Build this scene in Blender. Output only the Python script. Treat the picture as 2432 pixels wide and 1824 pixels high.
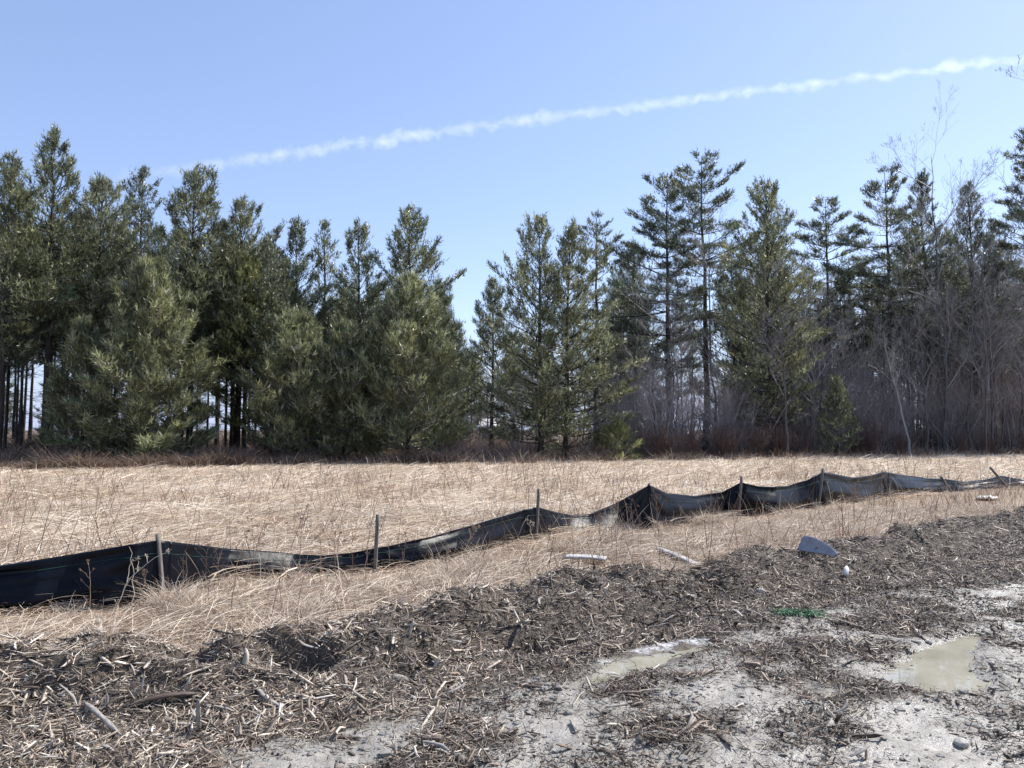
import bpy, math, random
import numpy as np
from mathutils import Vector, Matrix

R = math.radians
scene = bpy.context.scene
COL = scene.collection
for o in list(bpy.data.objects):
    bpy.data.objects.remove(o)

# ------------------------------------------------------------------ camera
FPX = 788.0            # focal length in pixels of a 1024 px wide picture
HORIZON = 430.0
EYE = 1.7
PITCH = math.atan((HORIZON - 384.0) / FPX)
cd = bpy.data.cameras.new('camera')
cam = bpy.data.objects.new('camera', cd)
COL.objects.link(cam)
cd.sensor_width = 36.0
cd.lens = FPX / 1024 * 36.0
cd.clip_start = 0.05
cd.clip_end = 30000
cam.location = (0, 0, EYE)
cam.rotation_euler = (math.pi / 2 + PITCH, 0, 0)
scene.camera = cam

# ------------------------------------------------------------------ sky, sun, exposure
SUN_AZ = 59.0          # degrees to the right of the view direction
SUN_EL = 47.0
w = bpy.data.worlds.new('World')
scene.world = w
w.use_nodes = True
wn = w.node_tree
wn.nodes.clear()
sky = wn.nodes.new('ShaderNodeTexSky')
sky.sky_type = 'NISHITA'
sky.sun_disc = False
sky.sun_elevation = R(SUN_EL)
sky.sun_rotation = R(SUN_AZ)
sky.altitude = 50
sky.air_density = 1.0
sky.dust_density = 0.4
sky.ozone_density = 3.0
bg = wn.nodes.new('ShaderNodeBackground')
bg.inputs['Strength'].default_value = 0.135
wo = wn.nodes.new('ShaderNodeOutputWorld')
thin = wn.nodes.new('ShaderNodeMix'); thin.data_type = 'RGBA'; gtc = wn.nodes.new('ShaderNodeTexCoord'); gsx = wn.nodes.new('ShaderNodeSeparateXYZ'); wn.links.new(gtc.outputs['Generated'], gsx.inputs[0])
gmr = wn.nodes.new('ShaderNodeMapRange'); gmr.interpolation_type = 'SMOOTHSTEP'
for k_, v_ in ((1, 0.0), (2, .16), (3, .80), (4, .25)): gmr.inputs[k_].default_value = v_
wn.links.new(gsx.outputs[2], gmr.inputs[0]); wn.links.new(gmr.outputs[0], thin.inputs[0])   # thin even high haze over the clear sky
thin.inputs[7].default_value = (2.3, 3.05, 5.0, 1)
tintn = wn.nodes.new('ShaderNodeMix'); tintn.data_type = 'RGBA'; tintn.blend_type = 'MULTIPLY'; tintn.inputs[0].default_value = 1
tintn.inputs[7].default_value = (1.16, 1.03, 1.04, 1)
wn.links.new(sky.outputs[0], tintn.inputs[6]); wn.links.new(tintn.outputs[2], thin.inputs[6]); wn.links.new(thin.outputs[2], bg.inputs[0])
wn.links.new(bg.outputs[0], wo.inputs[0])
sl = bpy.data.lights.new('sun', 'SUN')
sl.energy = 5.0
sl.angle = R(0.5)
sl.color = (1.0, 0.955, 0.89)
sun = bpy.data.objects.new('sun', sl)
COL.objects.link(sun)
sd = Vector((math.sin(R(SUN_AZ)) * math.cos(R(SUN_EL)), math.cos(R(SUN_AZ)) * math.cos(R(SUN_EL)), math.sin(R(SUN_EL))))
sun.rotation_euler = sd.to_track_quat('Z', 'Y').to_euler()
sun.location = (20, 10, 30)
scene.view_settings.view_transform = 'Standard'
scene.view_settings.look = 'None'
scene.view_settings.gamma = 1
scene.view_settings.exposure = 0.62
scene.view_settings.use_curve_mapping = False
scene.cycles.max_bounces = 6
scene.cycles.volume_bounces = 2
scene.cycles.diffuse_bounces = 3
scene.cycles.transparent_max_bounces = 8
scene.cycles.sample_clamp_indirect = 4

# ------------------------------------------------------------------ helpers
DS = 1024.0 / 2212.0   # the photograph was read at 2212 px width
def ray(dx, dy):
    """unit-depth ray (y = 1) through a point of the photograph read at 2212 px"""
    px, py = dx * DS, dy * DS
    v = np.array([(px - 512) / FPX, 1.0, (384 - py) / FPX])
    c, s = math.cos(PITCH), math.sin(PITCH)
    v = np.array([v[0], c * v[1] - s * v[2], s * v[1] + c * v[2]])
    return v / v[1]
def at_depth(dx, dy, y):
    v = ray(dx, dy) * y
    return np.array([v[0], v[1], v[2] + EYE])
def at_height(dx, dy, z=0.0):
    v = ray(dx, dy)
    return at_depth(dx, dy, (z - EYE) / v[2])

c5 = lambda x, y: (.4243 * x, 955 + .4243 * y)
c6 = lambda x, y: (637 + .4243 * x, 955 + .4243 * y)
c7 = lambda x, y: (1273 + .4243 * x, 955 + .4243 * y)
def rg(seed):
    return np.random.default_rng(seed)
_perm = rg(7).permutation(512)
_grad = rg(8).random((512,)) * 2 * math.pi
def perlin(x, y, seed=0):
    x = np.asarray(x, float) + seed * 17.31; y = np.asarray(y, float) + seed * 9.73
    xi = np.floor(x).astype(int); yi = np.floor(y).astype(int)
    xf = x - xi; yf = y - yi
    def g(ix, iy, fx, fy):
        a = _grad[_perm[(_perm[ix & 511] + iy) & 511]]
        return np.cos(a) * fx + np.sin(a) * fy
    u = xf * xf * xf * (xf * (xf * 6 - 15) + 10); v = yf * yf * yf * (yf * (yf * 6 - 15) + 10)
    a = g(xi, yi, xf, yf); b = g(xi + 1, yi, xf - 1, yf)
    c = g(xi, yi + 1, xf, yf - 1); d = g(xi + 1, yi + 1, xf - 1, yf - 1)
    return ((a + u * (b - a)) * (1 - v) + (c + u * (d - c)) * v) * 1.5
def fbm(x, y, seed=0, n=4):
    s = 0; a = 1.0; t = 0
    for i in range(n):
        s = s + a * perlin(x * 2 ** i, y * 2 ** i, seed + i); t += a; a *= .5
    return s / t
def sstep(a, b, x):
    t = np.clip((np.asarray(x, float) - a) / (b - a), 0, 1)
    return t * t * (3 - 2 * t)
def norm(v):
    return v / np.maximum(np.linalg.norm(v, axis=-1, keepdims=True), 1e-9)

def mesh(name, V, F, color=None, mat=None, smooth=False, fcol=None):
    """V (N,3), F a list of (M,k) index arrays or one array"""
    if not isinstance(F, list): F = [F]
    F = [np.asarray(f, np.int32) for f in F if len(f)]
    me = bpy.data.meshes.new(name)
    V = np.asarray(V, np.float32).reshape(-1, 3)
    me.vertices.add(len(V)); me.vertices.foreach_set('co', V.ravel())
    nl = sum(f.size for f in F); npoly = sum(len(f) for f in F)
    me.loops.add(nl); me.polygons.add(npoly)
    me.loops.foreach_set('vertex_index', np.concatenate([f.ravel() for f in F]))
    tot = np.concatenate([np.full(len(f), f.shape[1], np.int32) for f in F])
    st = np.concatenate([[0], np.cumsum(tot)[:-1]]).astype(np.int32)
    me.polygons.foreach_set('loop_start', st)
    me.polygons.foreach_set('loop_total', tot)
    if smooth: me.polygons.foreach_set('use_smooth', np.ones(npoly, bool))
    if color is not None:
        c = np.asarray(color, np.float32)
        if c.shape[1] == 3: c = np.concatenate([c, np.ones((len(c), 1), np.float32)], 1)
        a = me.color_attributes.new('Col', 'FLOAT_COLOR', 'POINT')
        a.data.foreach_set('color', c.ravel())
    me.update(calc_edges=True)
    me.validate()
    if mat: me.materials.append(mat)
    return me
def put(name, me, parent=None, loc=(0, 0, 0), rot=(0, 0, 0), sc=1.0, **props):
    o = bpy.data.objects.new(name, me); COL.objects.link(o)
    o.location = [float(a) for a in loc]; o.rotation_euler = [float(a) for a in rot]
    o.scale = (sc, sc, sc) if np.isscalar(sc) else sc
    if parent: o.parent = parent
    for k, v in props.items(): o[k] = v
    return o
def thing(name, label, cat, loc=(0, 0, 0), rot=(0, 0, 0), group=None):
    o = put(name, None, None, loc, rot, label=label, category=cat)
    if group: o['group'] = group
    return o
def copy_tree(root, loc, rotz, sc, label, group=None):
    r = root.copy(); COL.objects.link(r)
    r.location = [float(a) for a in loc]; r.rotation_euler = (0, 0, rotz); r.scale = (sc, sc, sc)
    r['label'] = label
    if group: r['group'] = group
    for ch in root.children:
        c = ch.copy(); COL.objects.link(c); c.parent = r
    return r

def tubes(P, rad, k=3, cap=False):
    """batch of tubes. P (B,n,3), rad (B,n) -> verts, quads"""
    P = np.asarray(P, float); rad = np.asarray(rad, float)
    B, n, _ = P.shape
    T = np.empty_like(P); T[:, 1:-1] = P[:, 2:] - P[:, :-2]; T[:, 0] = P[:, 1] - P[:, 0]; T[:, -1] = P[:, -1] - P[:, -2]
    T = norm(T)
    ref = np.where(np.abs(T[:, :1, 2:3]) > .9, np.array([1., 0, 0]), np.array([0, 0, 1.]))
    U = norm(np.cross(T, np.broadcast_to(ref, T.shape))); W = np.cross(T, U)
    a = np.arange(k) / k * 2 * math.pi
    V = P[:, :, None] + rad[:, :, None, None] * (np.cos(a)[:, None] * U[:, :, None] + np.sin(a)[:, None] * W[:, :, None])
    V = V.reshape(-1, 3)
    b = np.arange(B)[:, None, None] * n * k; i = np.arange(n - 1)[None, :, None] * k; j = np.arange(k)[None, None]
    j2 = (j + 1) % k
    F = np.stack([b + i + j, b + i + j2, b + i + k + j2, b + i + k + j], -1).reshape(-1, 4)
    return V, F
def ribbons(P, W, side=None):
    """batch of ribbons. P (B,n,3), W (B,n) widths -> verts, quads"""
    B, n, _ = P.shape
    T = np.empty_like(P); T[:, 1:-1] = P[:, 2:] - P[:, :-2]; T[:, 0] = P[:, 1] - P[:, 0]; T[:, -1] = P[:, -1] - P[:, -2]
    if side is None: side = rg(3).normal(size=(B, 3))
    S = norm(np.cross(T, side[:, None, :]))
    V = np.stack([P - S * W[:, :, None] / 2, P + S * W[:, :, None] / 2], 2).reshape(-1, 3)
    b = np.arange(B)[:, None] * n * 2; i = np.arange(n - 1)[None] * 2
    F = np.stack([b + i, b + i + 1, b + i + 3, b + i + 2], -1).reshape(-1, 4)
    return V, F
class Pile:
    def __init__(s): s.V = []; s.F = {}; s.C = []; s.n = 0
    def add(s, V, F, c=None):
        V = np.asarray(V, float).reshape(-1, 3)
        F = np.asarray(F)
        s.F.setdefault(F.shape[1], []).append(F + s.n); s.V.append(V); s.n += len(V)
        if c is not None:
            c = np.asarray(c, float)
            if c.ndim == 1: c = np.tile(c, (len(V), 1))
            s.C.append(c)
    def mesh(s, name, mat=None, smooth=False):
        return mesh(name, np.concatenate(s.V), [np.concatenate(f) for f in s.F.values()],
                    np.concatenate(s.C) if s.C else None, mat, smooth)
def box(x0, x1, y0, y1, z0, z1):
    V = np.array([[x, y, z] for z in (z0, z1) for y in (y0, y1) for x in (x0, x1)], float)
    F = np.array([[0, 2, 3, 1], [4, 5, 7, 6], [0, 1, 5, 4], [2, 6, 7, 3], [0, 4, 6, 2], [1, 3, 7, 5]])
    return V, F

# ------------------------------------------------------------------ materials
class NT:
    def __init__(s, name):
        s.m = bpy.data.materials.new(name); s.m.use_nodes = True; s.t = s.m.node_tree; s.t.nodes.clear()
        s.out = s.t.nodes.new('ShaderNodeOutputMaterial')
        s.p = s.t.nodes.new('ShaderNodeBsdfPrincipled'); s.L(s.p.outputs[0], s.out.inputs['Surface'])
    def N(s, kind, **kw):
        n = s.t.nodes.new(kind)
        for k, v in kw.items():
            if k.startswith('i_'): n.inputs[k[2:].replace('_', ' ')].default_value = v
            else: setattr(n, k, v)
        return n
    def L(s, a, b): s.t.links.new(a, b)
    def attr(s, name='Col'):
        n = s.N('ShaderNodeAttribute'); n.attribute_name = name; return n
    def noise(s, scale, detail=4, rough=.55, vec=None, out='Fac'):
        n = s.N('ShaderNodeTexNoise', i_Scale=scale, i_Detail=detail, i_Roughness=rough)
        if vec is None:
            g = s.N('ShaderNodeTexCoord'); vec = g.outputs['Object']
        s.L(vec, n.inputs['Vector']); return n.outputs[out]
    def ramp(s, fac, stops):
        n = s.N('ShaderNodeValToRGB'); e = n.color_ramp.elements
        while len(e) < len(stops): e.new(.5)
        for k, (p, c) in enumerate(stops):
            e[k].position = p; e[k].color = (*c, 1) if len(c) == 3 else c
        s.L(fac, n.inputs[0]); return n.outputs[0]
    def mix(s, a, b, fac, mode='MIX'):
        n = s.N('ShaderNodeMix', data_type='RGBA', blend_type=mode)
        for sock, v in ((n.inputs[6], a), (n.inputs[7], b), (n.inputs[0], fac)):
            if isinstance(v, (tuple, float, int)): sock.default_value = (*v, 1) if isinstance(v, tuple) and len(v) == 3 else v
            else: s.L(v, sock)
        return n.outputs[2]
    def math(s, op, a, b=0.0):
        n = s.N('ShaderNodeMath', operation=op)
        for k, v in enumerate((a, b)):
            if isinstance(v, (float, int)): n.inputs[k].default_value = v
            else: s.L(v, n.inputs[k])
        return n.outputs[0]
    def bump(s, h, strength=.4, dist=.02):
        b = s.N('ShaderNodeBump', i_Strength=strength, i_Distance=dist); s.L(h, b.inputs['Height']); s.L(b.outputs[0], s.p.inputs['Normal'])
    def base(s, c):
        if isinstance(c, tuple): s.p.inputs['Base Color'].default_value = (*c, 1)
        else: s.L(c, s.p.inputs['Base Color'])
    def set(s, **kw):
        for k, v in kw.items():
            i = s.p.inputs[k.replace('_', ' ')]
            if isinstance(v, (float, int)): i.default_value = v
            else: s.L(v, i)
        return s
    def translucent(s, col, fac):
        t = s.N('ShaderNodeBsdfTranslucent'); m = s.N('ShaderNodeMixShader'); m.inputs[0].default_value = fac
        if isinstance(col, tuple): t.inputs[0].default_value = (*col, 1)
        else: s.L(col, t.inputs[0])
        s.L(s.p.outputs[0], m.inputs[1]); s.L(t.outputs[0], m.inputs[2]); s.L(m.outputs[0], s.out.inputs['Surface'])

def attr_mat(name, rough=.6, spec=.4, noise=None, trans=0.0, var=.35, tint=(1, 1, 1)):
    """colour from the mesh's own per-piece colour, varied by a noise"""
    n = NT(name); c = n.attr().outputs['Color']
    if noise:
        f = n.noise(noise, 3)
        c = n.mix(c, n.ramp(f, [(.3, (1 - var,) * 3), (.7, (1 + var,) * 3)]), 1.0, 'MULTIPLY')
    n.base(c); n.set(Roughness=rough, Specular_IOR_Level=spec)
    if trans: n.translucent(c, trans)
    return n.m

M = {}
M['needle'] = attr_mat('pine_needles', .38, .6, .35, .36, .25)
M['twig'] = attr_mat('bare_twigs', .55, .4, 1.5, 0, .25)
def bark(name, a, b, scale=9):
    n = NT(name)
    tc = n.N('ShaderNodeTexCoord'); mp = n.N('ShaderNodeMapping'); mp.inputs['Scale'].default_value = (1, 1, .22)
    n.L(tc.outputs['Object'], mp.inputs[0])
    f = n.noise(scale, 5, .65, mp.outputs[0])
    n.base(n.ramp(f, [(.3, a), (.7, b)])); n.set(Roughness=.85, Specular_IOR_Level=.25); n.bump(f, .8, .05)
    return n.m
M['sap_bark'] = bark('young_pine_bark', (.14, .13, .115), (.40, .37, .33), 20)
M['pine_bark'] = bark('pine_bark', (.028, .023, .02), (.085, .07, .06))
M['grey_bark'] = bark('grey_bark', (.06, .055, .05), (.20, .185, .175))
M['birch_bark'] = bark('birch_bark', (.18, .165, .15), (.42, .40, .38), 5)
M['straw'] = attr_mat('dry_grass', .6, .25, 1.3, .22, .38)
M['brush'] = attr_mat('dry_brush', .7, .25, .6, .1, .3)
M['chip'] = attr_mat('wood_chips', .6, .4, 60, 0, .3)
def wood(name, a, b, rough=.65, scale=14):
    n = NT(name)
    tc = n.N('ShaderNodeTexCoord'); mp = n.N('ShaderNodeMapping'); mp.inputs['Scale'].default_value = (1.0, 7, 7)
    n.L(tc.outputs['Object'], mp.inputs[0])
    f = n.noise(scale, 5, .65, mp.outputs[0])
    n.base(n.ramp(f, [(.3, a), (.7, b)])); n.set(Roughness=rough, Specular_IOR_Level=.35); n.bump(f, .6, .01)
    return n.m
M['grey_wood'] = wood('weathered_wood', (.13, .115, .10), (.42, .39, .35))
M['pale_wood'] = wood('pale_split_wood', (.27, .23, .17), (.54, .49, .40))
M['dark_wood'] = wood('wet_bark', (.035, .027, .02), (.16, .12, .09), .45)

# ------------------------------------------------------------------ zones of the ground
def line(pts, z):
    g = np.array([at_height(x, y, z) for x, y in pts]); return g[:, 0], g[:, 1]
B1x, B1y = line([(-500, 1445), (-200, 1430), (0, 1415), (42, 1410), (233, 1396), (424, 1392), (551, 1375), (636, 1362), (806, 1342), (976, 1308), (1103, 1277),
                 (1231, 1252), (1358, 1238), (1528, 1225), (1655, 1203), (1824, 1182), (1952, 1146), (2122, 1122), (2212, 1110), (2500, 1085), (3000, 1060)], .17)
B2x, B2y = line([(-500, 1820), (150, 1700), (400, 1640), (620, 1600), (850, 1548), (1050, 1500), (1250, 1450), (1500, 1390), (1700, 1325), (1900, 1285), (2212, 1245), (2500, 1200), (3000, 1150)], 0)
def b1(x): return np.interp(x, B1x, B1y)
def b2(x): return np.interp(x, B2x, B2y)
Ex = [-60, -22, -12, 0, 10, 25, 60]; Ey = [31, 33.5, 38, 41.5, 44.5, 52, 62]
def edge(x): return np.interp(x, Ex, Ey)
def poly_in(pts, x, y):
    """soft inside distance of a polygon on the ground"""
    P = np.array(pts); x = np.asarray(x, float); y = np.asarray(y, float)
    ins = np.zeros(x.shape, bool); d = np.full(x.shape, 1e9)
    for k in range(len(P)):
        a, b = P[k - 1], P[k]
        e = b - a; t = np.clip(((x - a[0]) * e[0] + (y - a[1]) * e[1]) / (e @ e), 0, 1)
        d = np.minimum(d, np.hypot(x - a[0] - t * e[0], y - a[1] - t * e[1]))
        c = ((a[1] > y) != (b[1] > y)) & (x < (b[0] - a[0]) * (y - a[1]) / (b[1] - a[1] + 1e-12) + a[0])
        ins ^= c
    return np.where(ins, d, -d)
S9 = 2212 / 2432.
def gp(pts): return [at_height(x * S9, y * S9, -.03)[:2] for x, y in pts]
PUD1 = gp([(1385, 1628), (1420, 1590), (1500, 1568), (1585, 1548), (1690, 1532), (1640, 1556), (1590, 1577), (1530, 1595), (1450, 1618)])
PUD2 = gp([(2072, 1614), (2155, 1562), (2210, 1536), (2270, 1515), (2330, 1506), (2330, 1528), (2308, 1545), (2312, 1595), (2368, 1632), (2325, 1652), (2193, 1648), (2120, 1632)])
PALE_RIM = gp([(1440, 1570), (1520, 1545), (1600, 1528), (1690, 1520), (1690, 1528), (1600, 1545), (1500, 1562), (1400, 1590), (1385, 1600)])  # outline of the whitish rim painted along the narrow puddle's far edge
def H(x, y):
    x = np.asarray(x, float); y = np.asarray(y, float)
    near = 1 - sstep(25, 60, np.hypot(x, y))
    h = .035 * fbm(x * .35, y * .35, 1, 3) * near
    h = h + .03 * fbm(x * 1.4, y * 1.4, 5, 3) * near * sstep(0, .8, y - b1(x))
    s = b1(x) - y                       # metres inside the mulch, towards the camera
    wd = .75 + .35 * perlin(x * .5, y * .5, 11)
    cr = sstep(-.3, .16, s) * (1 - sstep(.25, .25 + wd * 1.35, s))
    lump = .24 + .09 * perlin(x * 1.1, y * .9, 21) + .09 * perlin(x * 2.8, y * 2.8, 22) + .05 * perlin(x * 6.3, y * 6.3, 23)
    h = h + cr * lump
    inm = sstep(-.1, .3, s)
    h = h + inm * (.034 * fbm(x * 4.5, y * 4.5, 31, 4) + .012 * fbm(x * 14, y * 14, 35, 2)) * (1 - sstep(12, 22, np.hypot(x, y)))
    for p, dep in ((PUD1, .05), (PUD2, .05)):
        d = poly_in(p, x, y) + .09 * fbm(x * 3, y * 3, 57, 3) + .03 * fbm(x * 12, y * 12, 58, 2)
        h = h * (1 - sstep(-.35, -.02, d)) + (1 - (1 - sstep(-.35, -.02, d))) * (-.0) - dep * sstep(-.12, .12, d) + 0.012 * fbm(x * 9, y * 9, 55, 2) * sstep(-.3, 0, d)
    # dark hollows in the ridge
    for hx, hy, r, dd in HOLES:
        h = h - dd * np.exp(-(((x - hx) / r) ** 2 + ((y - hy) / (r * .7)) ** 2))
    return h
HOLES = []
for px, py, r, dd in ((632, 1425, .26, .34), (1150, 1365, .24, .26), (395, 1435, .22, .22), (860, 1420, .16, .10), (1420, 1320, .25, .14)):
    g = at_height(px, py, .1); HOLES.append((g[0], g[1], r, dd))
def hit(dx, dy, lift=0.0):
    """point of the real ground seen at this place of the photograph"""
    v = ray(dx, dy); z = 0.05
    for k in range(25):
        t = (z - EYE) / v[2]
        z = .6 * z + .4 * float(H(v[0] * t, t))
    t = (z - EYE) / v[2]
    return np.array([v[0] * t, t, float(H(v[0] * t, t)) + lift])
def zones(x, y):
    s = b1(x) - y + .22 * fbm(x * 2.2, y * 2.2, 41, 3) + .05
    mulch = sstep(-.08, .12, s)
    s2 = b2(x) - y + .55 * fbm(x * 1.1, y * 1.1, 45, 4)
    cl = fbm(x * .85, y * 1.1, 47, 4) + .35 * fbm(x * 3.5, y * 3.5, 48, 3)
    deep = sstep(.2, 2.6, s2)
    mud = sstep(-.25, .35, s2) * mulch * (1 - .95 * sstep(-.10 + .22 * deep, .16 + .22 * deep, cl))
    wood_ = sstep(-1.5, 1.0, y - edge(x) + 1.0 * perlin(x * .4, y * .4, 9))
    return mulch, mud, wood_

# ------------------------------------------------------------------ ground sheet
def axis(parts):
    a = []
    for lo, hi, st in parts: a.append(np.arange(lo, hi, st))
    return np.concatenate(a)
gx = np.concatenate([-np.geomspace(3000, 12, 26)[:-1], axis([(-12, -6, .14), (-6, 6.5, .055), (6.5, 14, .12)]), np.geomspace(14, 3000, 26)])
gy = np.concatenate([-np.geomspace(400, 4, 10)[:-1], axis([(-4, 3, .4), (3, 9.2, .045), (9.2, 18, .09), (18, 60, .8)]), np.geomspace(60, 6000, 26)])
X, Y = np.meshgrid(gx, gy)
Z = H(X, Y)
ni, nj = X.shape
ii = (np.arange(ni - 1)[:, None] * nj + np.arange(nj - 1)[None]).ravel()
GF = np.stack([ii, ii + 1, ii + nj + 1, ii + nj], -1)
mu, md, wd_ = zones(X, Y)
d1 = poly_in(PUD1, X, Y); d2 = poly_in(PUD2, X, Y); d3 = poly_in(PALE_RIM, X, Y)
wet = np.clip(np.maximum(sstep(-.5, -.02, d1), sstep(-.6, -.02, d2)), 0, 1)
silt = sstep(-.02, .03, d3 - .02 + .10 * fbm(X * 6, Y * 9, 66, 4))  # mask for white foam and glare painted onto the wet silt rim
gcol = np.stack([mu.ravel(), md.ravel(), wd_.ravel(), (wet).ravel()], -1)
n = NT('ground_soil')
at = n.attr(); sep = n.N('ShaderNodeSeparateColor'); n.L(at.outputs['Color'], sep.inputs[0])
tc = n.N('ShaderNodeTexCoord'); oc = tc.outputs['Object']
mp = n.N('ShaderNodeMapping'); mp.inputs['Scale'].default_value = (1, 3.2, 1); mp.inputs['Rotation'].default_value = (0, 0, R(18)); n.L(oc, mp.inputs[0])
straw = n.mix(n.ramp(n.noise(22, 6, .7, mp.outputs[0]), [(.3, (.10, .072, .05)), (.7, (.40, .31, .22))]),
              n.ramp(n.noise(.5, 4, .6, oc), [(.3, (.75, .72, .68)), (.7, (1.15, 1.12, 1.08))]), 1.0, 'MULTIPLY')
mulc = n.ramp(n.noise(30, 6, .7, oc), [(.3, (.022, .018, .014)), (.7, (.14, .112, .085))])
mudf = n.noise(5, 8, .7, oc)
mudc = n.ramp(mudf, [(.32, (.15, .14, .12)), (.48, (.26, .245, .212)), (.7, (.375, .355, .31))])
sp = n.noise(75, 4, .7, oc)
mudc = n.mix(mudc, n.ramp(sp, [(.36, (.35, .32, .28)), (.48, (1, 1, 1))]), 1.0, 'MULTIPLY')
wets = n.ramp(n.noise(2.2, 5, .6, oc), [(.38, (0, 0, 0)), (.52, (1, 1, 1))])
mudc = n.mix(mudc, (.48, .45, .39), n.math('MULTIPLY', wets, .25), 'MIX')
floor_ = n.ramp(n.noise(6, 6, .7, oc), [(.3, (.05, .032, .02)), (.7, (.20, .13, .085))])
mudc = n.mix(mudc, (.62, .60, .56), n.math('MULTIPLY', at.outputs['Alpha'], .75), 'MULTIPLY')
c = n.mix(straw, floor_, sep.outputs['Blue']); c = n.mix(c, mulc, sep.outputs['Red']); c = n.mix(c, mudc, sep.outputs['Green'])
at2 = n.attr('silt'); c = n.mix(c, n.ramp(n.noise(26, 6, .75, oc), [(.44, (.20, .19, .17)), (.56, (.50, .50, .52))]), at2.outputs['Fac'])  # glare and foam of the puddle rim put into the ground colour
n.base(c)
wetf = n.math('MULTIPLY', n.math('MAXIMUM', wets, at.outputs['Alpha']), sep.outputs['Green'])
n.set(Roughness=n.math('SUBTRACT', .85, n.math('MULTIPLY', wetf, .54)), Specular_IOR_Level=n.math('ADD', .35, n.math('MULTIPLY', wetf, .35)))
hb = n.math('ADD', n.math('MULTIPLY', n.noise(14, 6, .7, oc), 1.0), n.math('MULTIPLY', sp, .15))
n.bump(hb, .75, .03)
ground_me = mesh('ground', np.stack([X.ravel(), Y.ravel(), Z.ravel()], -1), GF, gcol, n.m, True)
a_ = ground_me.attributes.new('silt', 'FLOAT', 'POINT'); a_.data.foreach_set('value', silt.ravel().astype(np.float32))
put('ground', ground_me, kind='structure')

# puddles: flat water filling the dips
n = NT('muddy_water')
f = n.noise(3, 3); n.base(n.ramp(f, [(.3, (.27, .25, .195)), (.7, (.37, .35, .275))]))
n.set(Roughness=.02, IOR=1.42); n.bump(n.noise(7, 2), .05, .01)
M['water'] = n.m
def puddle(pts, lab):
    P = np.array(pts); c = P.mean(0); q = []
    for k in range(len(P)):
        for t in np.linspace(0, 1, 6)[:-1]:
            a = P[k] * (1 - t) + P[(k + 1) % len(P)] * t
            q.append(c + (a - c) * 1.0 + (a - c) / np.linalg.norm(a - c) * (.16 + .03 * math.sin(k * 5 + t * 9)))
    q = np.array(q); N_ = len(q)
    V = np.concatenate([[[c[0], c[1], 0]], np.c_[q, np.zeros(N_)]])
    F = np.array([[0, 1 + k, 1 + (k + 1) % N_] for k in range(N_)])
    put('puddle', mesh('puddle', V, F, None, M['water']), loc=(0, 0, -.028), kind='structure', label=lab)
puddle(PUD1, 'narrow muddy puddle below the wood chip ridge')
puddle(PUD2, 'wide tan puddle in the grey mud on the right')

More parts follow.
